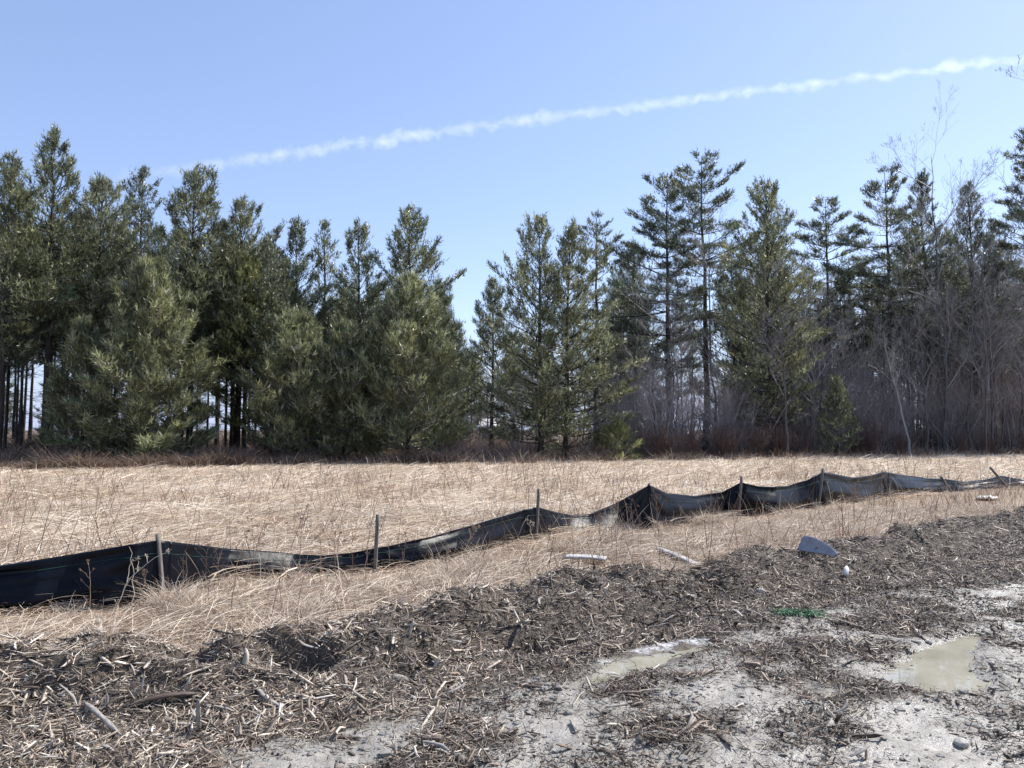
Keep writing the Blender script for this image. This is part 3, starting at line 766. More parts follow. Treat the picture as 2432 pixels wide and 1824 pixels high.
for k in range(len(stakes) - 1):
    c0, c1 = scol[k], scol[k + 1]
    nu = 72; nv = 22
    us = np.linspace(0, 1, nu); V = []
    rngf = rg(200 + k)
    ph = rngf.random(6) * 6.28
    for u in us:
        c = c0 + (c1 - c0) * u
        L = (feet[k + 1][0] - feet[k][0])
        for v in np.linspace(0, 1, nv):
            p, ax = fabric_pt(c, v)
            sag = math.sin(math.pi * u)
            # tension folds radiating from the stake heads, and a slack belly
            e0 = math.atan2(1 - v + .02, u * 3 + .03); e1 = math.atan2(1 - v + .02, (1 - u) * 3 + .03)
            fd = .018 * math.sin(11 * e0 + ph[0]) * math.exp(-u * 2.5) * min(1, u * 12) + .018 * math.sin(12 * e1 + ph[1]) * math.exp(-(1 - u) * 2.5) * min(1, (1 - u) * 12)
            fd += sag * (.036 * math.sin(9 * v + 2.5 * u + ph[2]) + .012 * math.sin(19 * v - 5 * u + ph[3]) + .008 * math.sin(31 * v + 9 * u + ph[4]))
            fd += .045 * sag * float(fbm(u * L * 1.2, v * 3.0 + k * 7, 80 + k, 3))
            bel = -.07 * sag * math.sin(math.pi * min(1, v * 1.1))
            if v > .97: fd *= .4
            V.append(p + np.array([.25 * fd, fd + bel, fd * .4 * (v < .95)]) - FO)
    V = np.array(V)
    i = (np.arange(nu - 1)[:, None] * nv + np.arange(nv - 1)[None]).ravel()
    F = np.stack([i, i + nv, i + nv + 1, i + 1], -1)
    fo = put('fabric_panel', mesh('fabric_panel', V, F, None, M['fabric'], True), fence)
    md_ = fo.modifiers.new('thickness', 'SOLIDIFY'); md_.thickness = .003
    # green warp thread a hand below the hem
    VV = V.reshape(nu, nv, 3); row = VV[:, int(nv * .80)].copy(); row[:, 1] -= .006
    tv, tf = tubes(row[None], np.full((1, nu), .0010 + .00008 * feet[k][1]), 3)
    put('thread', mesh('thread', tv, tf, None, M['thread']), fo)
for k, (f_, hd) in enumerate(stakes):
    foot = feet[k]; dd_ = .8 * float(depth_bot(scol[k])) + .2 * foot[1] + (.12 if k == 4 else -.06)
    lean_f = {7: -.05, 8: -.25, 9: -.35}.get(k, 0)
    head = at_depth(hd[0], hd[1], dd_ + lean_f)
    dd_ -= .06 * (k != 4); foot = np.array([foot[0] * dd_ / foot[1], dd_, foot[2] - .12])
    ax = head - foot; Ls = np.linalg.norm(ax); wz = .0115 + .0006 * foot[1]
    nz = 9; rr_ = rg(300 + k); V = []
    for j in range(nz):
        for (sx, sy) in ((-1, -1), (1, -1), (1, 1), (-1, 1)):
            V.append([sx * wz * 1.15 + rr_.normal() * .0008, sy * wz * .8 + rr_.normal() * .0008, Ls * j / (nz - 1) + (0 if j < nz - 1 else rr_.normal() * .004)])
    F = [[j * 4 + a, j * 4 + (a + 1) % 4, j * 4 + 4 + (a + 1) % 4, j * 4 + 4 + a] for j in range(nz - 1) for a in range(4)] + [[3, 2, 1, 0], [nz * 4 - 4, nz * 4 - 3, nz * 4 - 2, nz * 4 - 1]]
    me = mesh('stake', np.array(V), np.array(F), None, M['stakewood'] if 'stakewood' in M else None)
    so = put('stake', me, fence, foot - FO)
    so.rotation_mode = 'QUATERNION'
    so.rotation_quaternion = Vector(ax).to_track_quat('Z', 'Y') @ Matrix.Rotation(rr_.normal() * .3, 3, 'Z').to_quaternion()
n = NT('stake_wood')
tc = n.N('ShaderNodeTexCoord'); mp = n.N('ShaderNodeMapping'); mp.inputs['Scale'].default_value = (8, 8, .8); n.L(tc.outputs['Object'], mp.inputs[0])
f = n.noise(14, 5, .65, mp.outputs[0]); n.base(n.ramp(f, [(.3, (.075, .065, .058)), (.7, (.20, .175, .155))])); n.set(Roughness=.75); n.bump(f, .5, .01)
for o in fence.children:
    if o.name.startswith('stake'): o.data.materials.clear(); o.data.materials.append(n.m)

# ------------------------------------------------------------------ grass as instanced tufts
def tuft_mesh(seed, nbl, rad, L0, L1, lie, wid, cols, segs=5, mat='straw', dirr=0.0, spreaddir=1.2, name='tuft'):
    """a handful of dry blades that rise, bend over and lie down; they trail mostly towards +x"""
    rng = rg(seed)
    B = nbl; s = np.linspace(0, 1, segs)
    az = dirr + rng.normal(size=B) * spreaddir
    L = L0 + (L1 - L0) * rng.random(B) ** 1.3
    e0 = np.clip(R(75) - lie * (.55 + .55 * rng.random(B)), -.1, 1.5)           # start elevation
    e1 = e0 - (.5 + 1.1 * rng.random(B)) * (.35 + lie * .5)
    el = e0[:, None] + (e1 - e0)[:, None] * s[None]
    azz = az[:, None] + np.cumsum(rng.normal(size=(B, segs)) * .16, 1)
    d = np.stack([np.cos(el) * np.cos(azz), np.cos(el) * np.sin(azz), np.sin(el)], -1)
    P = np.cumsum(d * (L / (segs - 1))[:, None, None], 1); P -= P[:, :1]
    r = rad * np.sqrt(rng.random(B)); a = rng.random(B) * 6.28
    P[:, :, 0] += (r * np.cos(a))[:, None]; P[:, :, 1] += (r * np.sin(a))[:, None]
    P[:, :, 2] = np.maximum(P[:, :, 2], .004 + .05 * rng.random(B)[:, None] * s) + (.0 + .03 * rng.random(B))[:, None] - .02
    W = wid * (.5 + rng.random(B))[:, None] * (1 - .75 * s ** 1.5)[None]
    side = np.c_[rng.normal(size=B) * .6, rng.normal(size=B) * .6, np.ones(B)]
    V, F = ribbons(P, W, side)
    ci = rng.integers(0, len(cols), B); c = np.array(cols)[ci] * (.7 + .55 * rng.random((B, 1)))
    return mesh(name, V, F, np.repeat(c, segs * 2, 0), M[mat])
def scatter(name, srcs, P, rotz, scl, label, tilt=None):
    """one stuff object: the source tufts set on points by geometry nodes"""
    N_ = len(P); idx = rg(len(P)).integers(0, len(srcs), N_)
    me = bpy.data.meshes.new(name); me.vertices.add(N_); me.vertices.foreach_set('co', np.asarray(P, np.float32).ravel())
    a = me.attributes.new('rot', 'FLOAT_VECTOR', 'POINT')
    rv = np.zeros((N_, 3), np.float32); rv[:, 2] = rotz
    if tilt is not None: rv[:, :2] = tilt
    a.data.foreach_set('vector', rv.ravel())
    a = me.attributes.new('scl', 'FLOAT', 'POINT'); a.data.foreach_set('value', np.asarray(scl, np.float32))
    a = me.attributes.new('idx', 'INT', 'POINT'); a.data.foreach_set('value', idx.astype(np.int32))
    ob = put(name, me, kind='stuff', label=label)
    ng = bpy.data.node_groups.new(name, 'GeometryNodeTree')
    ng.interface.new_socket(name='Geometry', in_out='INPUT', socket_type='NodeSocketGeometry')
    ng.interface.new_socket(name='Geometry', in_out='OUTPUT', socket_type='NodeSocketGeometry')
    gi = ng.nodes.new('NodeGroupInput'); go = ng.nodes.new('NodeGroupOutput')
    jn = ng.nodes.new('GeometryNodeJoinGeometry')
    def na(nm, ty):
        q = ng.nodes.new('GeometryNodeInputNamedAttribute'); q.data_type = ty; q.inputs['Name'].default_value = nm; return q.outputs[0]
    rot = na('rot', 'FLOAT_VECTOR'); sc_ = na('scl', 'FLOAT'); ix = na('idx', 'INT')
    for k, m_ in enumerate(srcs):
        so = bpy.data.objects.new(name + '_source', m_)
        oi = ng.nodes.new('GeometryNodeObjectInfo'); oi.inputs['Object'].default_value = so; oi.inputs['As Instance'].default_value = True
        cmp = ng.nodes.new('FunctionNodeCompare'); cmp.data_type = 'INT'; cmp.operation = 'EQUAL'
        ng.links.new(ix, cmp.inputs[2]); cmp.inputs[3].default_value = k
        ip = ng.nodes.new('GeometryNodeInstanceOnPoints')
        ng.links.new(gi.outputs[0], ip.inputs['Points']); ng.links.new(cmp.outputs[0], ip.inputs['Selection'])
        ng.links.new(oi.outputs['Geometry'], ip.inputs['Instance']); ng.links.new(rot, ip.inputs['Rotation']); ng.links.new(sc_, ip.inputs['Scale'])
        ng.links.new(ip.outputs[0], jn.inputs[0])
    ng.links.new(jn.outputs[0], go.inputs[0])
    md_ = ob.modifiers.new('scatter', 'NODES'); md_.node_group = ng
    return ob
STRAW = [(.77, .66, .51), (.87, .78, .64), (.68, .56, .42), (.48, .365, .265), (.83, .73, .59), (.30, .21, .155)]
PINK = [(.60, .49, .37), (.46, .34, .25), (.74, .65, .52), (.30, .20, .14), (.68, .59, .47), (.20, .13, .09)]
near_t = [tuft_mesh(400 + k, 70, .20, .12, .52, 1.08, .005, PINK, 6) for k in range(6)]
mid_t = [tuft_mesh(410 + k, 110, .36, .25, .8, 1.2, .0095, STRAW, 6, spreaddir=.55) for k in range(6)]
far_t = [tuft_mesh(420 + k, 90, .55, .3, .85, 1.2, .016, STRAW, 5, spreaddir=.6) for k in range(5)]
fence_y = lambda x: np.interp(x, bpt[:, 0], bpt[:, 1])
def samp(rng, N_, y0, y1, pw=1.0, margin=1.6):
    y = y0 + (y1 - y0) * rng.random(N_) ** pw; x = (rng.random(N_) * 2 - 1) * (y * .66 + margin); return x, y
def flow(x, y): return .25 + 1.9 * perlin(x * .22, y * .3, 91) + 1.2 * perlin(x * .8, y * .8, 92)
def clump(x, y): return .78 + .75 * np.clip(fbm(x * .55, y * .75, 94, 3) + .12, -.35, .8) + .35 * perlin(x * 1.9, y * 1.9, 96)
rng = rg(500)
# near strip between the ridge and the fence, and just beyond
x, y = samp(rng, 42000, 5.0, 17, .8)
mu_, md2, _ = zones(x, y)
dn = np.where(y < fence_y(x), 1.0, .55)
dn = dn * (1 - .93 * ((fence_y(x) - y > -.10) & (fence_y(x) - y < .42)))
BD = [(c6(1375, 628), .35), (c7(20, 634), .35), (c7(85, 640), .3), (c7(352, 575), .25), (c7(450, 620), .25), (c7(552, 668), .25), (c7(2025, 295), .4)]
for a_, rr_ in BD:
    g_ = hit(*a_); dn = dn * (np.hypot(x - g_[0], (y - g_[1] + .12) * .8) > rr_)
k_ = (mu_ < .25 + .85 * rng.random(len(x)) ** 2) & (b1(x) - y < .45 * rng.random(len(x)) ** 2 + .05) & (rng.random(len(x)) < dn)
x, y = x[k_], y[k_]
scatter('dry_grass', near_t, np.c_[x, y, H(x, y)], flow(x, y) + rng.normal(size=len(x)) * .9, (.6 + .7 * rng.random(len(x)) * (1 + .6 * (fbm(x * .8, y * .8, 95, 2)))) * (.5 + .5 * sstep(0, 1.0, y - b1(x))) * np.where((fence_y(x) > y), .45 + .55 * sstep(.35, 1.3, fence_y(x) - y), 1), 'matted short dry grass around the silt fence')

# rough standing clumps in the strip by the fence
mess = [tuft_mesh(480 + k, 110, .16, .2, .75, .38, .006, PINK + [(.80, .72, .60)], 6, spreaddir=3) for k in range(4)]
x, y = samp(rng, 5200, 6, 18, .8)
cl_ = fbm(x * .9, y * .9, 191, 3)
k_ = (zones(x, y)[0] < .7) & (y < fence_y(x) + 1.0) & ((fence_y(x) - y > .75) | (y > fence_y(x)) | (x > 1.0)) & (cl_ > .06 + .3 * rng.random(len(x))) & ~((fence_y(x) - y > -.1) & (fence_y(x) - y < .3) & (rng.random(len(x)) < .8))
for a_, rr_ in BD:
    g_ = hit(*a_); k_ &= np.hypot(x - g_[0], (y - g_[1] + .2) * .7) > rr_ + .15
x, y = x[k_], y[k_]
ex = np.array([hit(*q)[:2] for q in ((150, 1335), (520, 1275), (500, 1268), (640, 1262), (1230, 1158), (1260, 1152), (1290, 1155), (1340, 1150), (1380, 1160), (1440, 1150), (1620, 1135), (1700, 1125), (1740, 1120), (1830, 1105), (1870, 1100), (1905, 1095), (1040, 1215), (960, 1235), (2060, 1075), (2150, 1070))])
x = np.r_[x, ex[:, 0]]; y = np.r_[y, ex[:, 1]]
scatter('grass_clumps', mess, np.c_[x, y, H(x, y)], rng.random(len(x)) * 6.28, (.30 + .42 * rng.random(len(x))) * np.r_[np.ones(len(x) - len(ex)), np.full(len(ex), 1.0)], 'rough standing clumps of dead grass by the silt fence')
x, y = samp(rng, 16000, 8, 24, .75)
k_ = (y > fence_y(x) + .25); x, y = x[k_], y[k_]
scatter('dry_grass', mid_t, np.c_[x, y, H(x, y)], flow(x, y) + rng.normal(size=len(x)) * .4, clump(x, y) * (.75 + .5 * rng.random(len(x))), 'flattened pale dry grass of the field behind the fence')
x, y = samp(rng, 20000, 20, 62, .65, 3)
k_ = (y < edge(x) + .5) & (y > fence_y(x) + .3); x, y = x[k_], y[k_]
scatter('dry_grass', far_t, np.c_[x, y, H(x, y)], flow(x, y) + rng.normal(size=len(x)) * .45, clump(x, y) * (.75 + .5 * rng.random(len(x))), 'flattened pale dry grass near the trees')
# upright thin stalks through the field
up_t = [tuft_mesh(440 + k, 5, .5, .2, .75, .02, .006, [(.34, .23, .16), (.56, .45, .34), (.20, .12, .085), (.14, .09, .06)], 5) for k in range(4)]
up_f = [tuft_mesh(450 + k, 6, .8, .3, 1.0, .02, .014, [(.34, .23, .16), (.56, .45, .34), (.20, .12, .085), (.14, .09, .06)], 5) for k in range(4)]
x, y = samp(rng, 9000, 6.5, 26, .75)
k_ = (zones(x, y)[0] < .2) & (fbm(x * .5, y * .5, 97, 3) + .05 > rng.random(len(x)) * .5); x, y = x[k_], y[k_]
scatter('grass_stalks', up_t, np.c_[x, y, H(x, y)], rng.random(len(x)) * 6.28, .6 + .8 * rng.random(len(x)), 'thin upright dead stalks among the dry grass')
x, y = samp(rng, 5200, 22, 60, .8, 3)
k_ = (y < edge(x)) & (fbm(x * .25, y * .25, 98, 3) + .12 + .5 * sstep(-6, 0, y - edge(x)) > rng.random(len(x)) * .6); x, y = x[k_], y[k_]
scatter('grass_stalks', up_f, np.c_[x, y, H(x, y)], rng.random(len(x)) * 6.28, .6 + .6 * rng.random(len(x)), 'upright dead stalks towards the wood edge')
# brown brush along the wood edge
RB = [(.19, .14, .105), (.11, .08, .06), (.28, .215, .165), (.46, .37, .28), (.15, .11, .085), (.20, .13, .095)]
br_t = [tuft_mesh(460 + k, 60, .5, .45, 1.25, .3, .016, RB, 5, 'brush', spreaddir=3) for k in range(5)]
RP = [(.34, .25, .18), (.50, .41, .32), (.24, .16, .11), (.60, .51, .41), (.16, .10, .07)]
bp_t = [tuft_mesh(470 + k, 40, .5, .4, 1.2, .45, .015, RP, 5, 'brush', spreaddir=3) for k in range(4)]
def brush_h(x, y): return np.clip(.72 + .9 * perlin(x * .35, y * .35, 4) + .5 * perlin(x * 1.3, y * 1.3, 8), .25, 1.6)
x = rng.uniform(-46, 60, 15000); e = edge(x); y = e - 1.3 + 34 * rng.random(len(x)) ** 2.6 + .8 * perlin(x * .4, x * 0, 3)
k_ = (x < -4 + 3 * rng.random(len(x))) | (y > e + 1.2); x, y, e = x[k_], y[k_], e[k_]
scatter('dry_brush', br_t, np.c_[x, y, H(x, y)], rng.random(len(x)) * 6.28, (.42 + .5 * rng.random(len(x))) * brush_h(x, y) * (1 + .2 * (x < -4)) * (1 + .03 * (y - e)), 'brown dead weeds and brush in the shade at the foot of the trees')
x = rng.uniform(-30, 60, 3600); e = edge(x); y = e - 1.8 + 4.5 * rng.random(len(x)) ** 1.2 + .8 * perlin(x * .4, x * 0, 3)
k_ = perlin(x * .5, y * .5, 14) > -.25 - .3 * (x > 8); x, y = x[k_], y[k_]
scatter('dry_brush', bp_t, np.c_[x, y, H(x, y)], rng.random(len(x)) * 6.28, (.4 + .6 * rng.random(len(x))) * brush_h(x, y), 'pale sunlit dead weeds tangled along the wood edge')

# ------------------------------------------------------------------ mulch: shredded wood chips
def chips(rng, x, y, L, W, T, col, tiltmax, lift, up=None):
    """bent, taper-ended splinters: 12 corner prisms in three rings"""
    N_ = len(x)
    az = rng.random(N_) * 6.28 + .0
    tilt = rng.normal(size=N_) * tiltmax
    if up is not None: tilt = np.where(up, R(45) + R(35) * rng.random(N_), tilt)
    d = np.c_[np.cos(az) * np.cos(tilt), np.sin(az) * np.cos(tilt), np.sin(tilt)]
    s0 = norm(np.cross(d, np.array([0, 0, 1.]) + rng.normal(size=(N_, 3)) * .45)); u0 = np.cross(s0, d)
    z = H(x, y) + lift
    c = np.c_[x, y, z]
    rings = []
    bend = rng.normal(size=N_) * .09 * L
    for t, wf in ((-.5, .45), (-.34, .95), (.30, .9), (.5, .3)):
        off = (bend * (1 - (2 * t) ** 2) - bend * .5)[:, None] * s0
        skew = (rng.random(N_) - .5)[:, None] * .5
        p = c + d * (L * t)[:, None] + off
        ww = (W * wf * (.75 + .5 * rng.random(N_)))[:, None] / 2; tt = (T * max(wf, .4))[:, None] / 2
        rings.append(np.stack([p - s0 * ww - u0 * tt * .6, p + s0 * ww - u0 * tt * .6, p + s0 * ww * skew + u0 * tt], 1))
    V = np.stack(rings, 1).reshape(-1, 3)
    b = (np.arange(N_) * 12)[:, None, None]
    r_ = (np.arange(3) * 3)[None, :, None]; j = np.arange(3)[None, None]
    F = np.stack([b + r_ + j, b + r_ + (j + 1) % 3, b + r_ + 3 + (j + 1) % 3, b + r_ + 3 + j], -1).reshape(-1, 4)
    return V, F, np.repeat(col, 12, 0)
rng = rg(600)
def chip_cols(rng, x, y, N_):
    light = np.array([[.52, .45, .36], [.40, .34, .27], [.28, .225, .17], [.66, .60, .51], [.17, .13, .10], [.09, .068, .05], [.26, .195, .145]])
    pl_ = np.array([.15, .2, .22, .05, .16, .13, .09]); pd_ = np.array([.07, .12, .18, .02, .25, .26, .10])
    cl = light[rng.choice(7, N_, p=pl_ / pl_.sum())]; ck = light[rng.choice(7, N_, p=pd_ / pd_.sum())]
    dark = sstep(-1.2, 1.2, x + .8 * fbm(x, y, 71, 3)) 
    pick = (rng.random(N_) < dark)[:, None]
    c = np.where(pick, ck * 1.0, cl)
    return c * (.7 + .6 * rng.random((N_, 1))) * (1 + .45 * perlin(x * 1.7, y * 1.7, 74))[:, None]
pile = Pile()
# body of the mulch
x, y = samp(rng, 215000, 3.1, 19, .9, .9)
mu_, md2, _ = zones(x, y)
dens = mu_ * (1 - md2) ; dist = np.hypot(x, y)
dens = np.maximum(dens, .10 * sstep(-.9, 0, b1(x) - y) * (1 - md2))
keep = (rng.random(len(x)) < dens * np.clip((7.5 / dist) ** .6, .35, 1)) & (poly_in(PUD1, x, y) < -.05) & (poly_in(PALE_RIM, x, y) < 0) & (poly_in(PUD2, x, y) < 0)
x, y = x[keep], y[keep]; N_ = len(x)

MAXC = 26500
if N_ > MAXC:
    q = rng.permutation(N_)[:MAXC]; x, y = x[q], y[q]; N_ = MAXC
L = np.clip(rng.lognormal(math.log(.043), .66, N_), .012, .21) * (1 + .05 * np.hypot(x, y)) * .9 * (1 - .12 * sstep(-1.2, 1.5, x)) * (1 + .35 * perlin(x * 1.2, y * 1.2, 75))
W = np.minimum(L * (.09 + .19 * rng.random(N_) ** 1.4), .018 + .012 * rng.random(N_)); T = W * (.25 + .35 * rng.random(N_))
pile.add(*chips(rng, x, y, L, W, T, chip_cols(rng, x, y, N_), .30, .004 + .022 * rng.random(N_), rng.random(N_) < .05))
# fine shredded fibres between the chips
def fibres(rng, x, y, L, r0, col, tl=.5):
    N_ = len(x); az = rng.random(N_) * 6.28; el = rng.normal(size=N_) * tl
    d = np.c_[np.cos(az) * np.cos(el), np.sin(az) * np.cos(el), np.abs(np.sin(el)) * .9]
    c_ = np.c_[x, y, H(x, y) + .006 + .02 * rng.random(N_)]
    P = np.stack([c_ - d * L[:, None] / 2, c_ + rng.normal(size=(N_, 3)) * L[:, None] * .09, c_ + d * L[:, None] / 2], 1)
    V, F = ribbons(P, r0[:, None] * np.array([2.2, 2.0, .7]), rng.normal(size=(N_, 3)) + [0, 0, .5])
    return V, F, np.repeat(col, 6, 0)
q = rng.integers(0, N_, 62000); xf = x[q] + rng.normal(size=len(q)) * .09; yf = y[q] + rng.normal(size=len(q)) * .09
nf = len(q)
pile.add(*fibres(rng, xf, yf, np.clip(rng.lognormal(math.log(.06), .5, nf), .02, .22), .0011 + .0012 * rng.random(nf) + .00008 * yf, chip_cols(rng, xf, yf, nf)))
put('wood_chips', pile.mesh('wood_chips', M['chip']), kind='stuff', label='shredded wood mulch heaped in a low ridge')
# scraps trodden into the mud
pile = Pile()
x, y = samp(rng, 170000, 3.0, 16, 1.0, .9)
mu_, md2, _ = zones(x, y)
cl = fbm(x * 1.3, y * 1.3, 73, 4) + .25 * fbm(x * 5, y * 5, 76, 2)
keep = (md2 > .02) & (mu_ > .5) & (rng.random(len(x)) < np.clip(.16 + 2.2 * (cl + .04) + .5 * (1 - md2), .06, .95)) & (poly_in(PUD1, x, y) < -.03) & (poly_in(PUD2, x, y) < 0.0) & (poly_in(PALE_RIM, x, y) < -.02)
x, y = x[keep], y[keep]; N_ = len(x)
q = rng.permutation(N_)[:11000]; x, y = x[q], y[q]; N_ = len(x)
L = np.clip(rng.lognormal(math.log(.028), .55, N_), .012, .13) * (1 + .04 * np.hypot(x, y)); W = L * (.12 + .2 * rng.random(N_)); T = W * .5
c = np.array([[.10, .085, .065], [.06, .048, .036], [.17, .14, .11], [.28, .24, .19], [.04, .033, .025], [.20, .13, .09]])[rng.integers(0, 6, N_)] * (.6 + .7 * rng.random((N_, 1)))
pile.add(*chips(rng, x, y, L, W, T, c, .22, .001 + .008 * rng.random(N_), rng.random(N_) < .10))
q = rng.integers(0, N_, 30000); xf = x[q] + rng.normal(size=len(q)) * .06; yf = y[q] + rng.normal(size=len(q)) * .06; nf = len(q)
cf = np.array([[.10, .085, .065], [.05, .04, .03], [.17, .14, .11], [.26, .22, .17], [.16, .10, .07]])[rng.integers(0, 5, nf)] * (.6 + .7 * rng.random((nf, 1)))
pile.add(*fibres(rng, xf, yf, np.clip(rng.lognormal(math.log(.035), .5, nf), .01, .12), .0011 + .0012 * rng.random(nf) + .00008 * yf, cf, .45))
put('mulch_scraps', pile.mesh('mulch_scraps', M['chip']), kind='stuff', label='dark wet scraps of mulch trodden into the grey mud')

# clods and pebbles in the mud
ICO_V = None
def rock_mesh(seed, sub=1, rough=.25, mat=None, name='stone'):
    import bmesh
    bm = bmesh.new(); bmesh.ops.create_icosphere(bm, subdivisions=sub, radius=1)
    r_ = rg(seed)
    for v in bm.verts:
        k = 1 + rough * r_.normal() * .6
        v.co = Vector((v.co.x * k, v.co.y * k * .8, v.co.z * k * .55))
    me = bpy.data.meshes.new(name); bm.to_mesh(me); bm.free()
    if mat: me.materials.append(mat)
    return me
n = NT('mud_clod'); f = n.noise(20, 5, .65); n.base(n.ramp(f, [(.3, (.16, .145, .12)), (.7, (.42, .40, .36))])); n.set(Roughness=.5); n.bump(f, .6, .02); M['clod'] = n.m
n = NT('pale_stone'); f = n.noise(12, 5, .6); n.base(n.ramp(f, [(.3, (.22, .205, .18)), (.7, (.46, .44, .40))])); n.set(Roughness=.6); n.bump(f, .4, .01); M['stone'] = n.m
n = NT('dark_stone'); f = n.noise(12, 5, .6); n.base(n.ramp(f, [(.3, (.06, .06, .06)), (.7, (.18, .17, .16))])); n.set(Roughness=.5); n.bump(f, .4, .01); M['dstone'] = n.m
x, y = samp(rng, 30000, 3.2, 13, 1.1, .5)
md2 = zones(x, y)[1]
keep = (md2 > .5) & (fbm(x * 1.6, y * 1.6, 78, 3) > rng.normal(size=len(x)) * .25 - .0) & (poly_in(PUD2, x, y) < 0.02) & (poly_in(PUD1, x, y) < -.02)
x, y = x[keep][:9000], y[keep][:9000]
scatter('mud_clods', [rock_mesh(700 + k, 1, .3, M['clod'], 'clod') for k in range(5)], np.c_[x, y, H(x, y)], rng.random(len(x)) * 6.28, np.clip(rng.lognormal(math.log(.011), .55, len(x)), .004, .04), 'small clods and pebbles in the grey mud')

# ------------------------------------------------------------------ single pieces of wood
def splinter(seed, L, W, T, bend=.06, jag=.2, mat='grey_wood', nseg=7, point=.25):
    """split piece of wood along +x, from 0 to L"""
    r_ = rg(seed); V = []; k = 4
    a = np.array([.5, 2.64, 3.6, 5.8]) + r_.normal(size=4) * .12
    ex = r_.normal(size=2) * bend * L
    for j in range(nseg):
        t = j / (nseg - 1)
        wf = min(1, point + (1 - point) * min(t, 1 - t) * 4.5) * (1 + jag * r_.normal() * .5)
        cy = ex[0] * math.sin(math.pi * t); cz = ex[1] * math.sin(math.pi * t) * .5
        for q in a:
            e = 1 + jag * .5 * r_.normal()
            V.append([L * t + (r_.normal() * .04 * L if j in (0, nseg - 1) else 0), cy + W / 2 * wf * e * math.cos(q), cz + T / 2 * wf * e * math.sin(q)])
    F = [[j * k + i, j * k + (i + 1) % k, j * k + k + (i + 1) % k, j * k + k + i] for j in range(nseg - 1) for i in range(k)]
    me = mesh('splinter', np.array(V), [np.array(F), np.array([list(range(k))[::-1], list(range((nseg - 1) * k, nseg * k))])], None, M[mat])
    return me
def lay(name, label, cat, a, b, W, T, mat='grey_wood', seed=0, standing=False, lift=.012, bend=.05, jag=.2, point=.3, group=None):
    p0 = hit(*a, lift)
    if standing:
        p1 = at_depth(b[0], b[1], p0[1] + .02); p0 = p0 - np.array([0, 0, .04])
    else: p1 = hit(*b, lift)
    ax = p1 - p0; L = float(np.linalg.norm(ax))
    me = splinter(seed, L, W, T, bend, jag, mat, 7, point)
    o = put(name, me, None, p0, label=label, category=cat)
    if group: o['group'] = group
    o.rotation_mode = 'QUATERNION'; o.rotation_quaternion = Vector(ax).to_track_quat('X', 'Z')
    return o
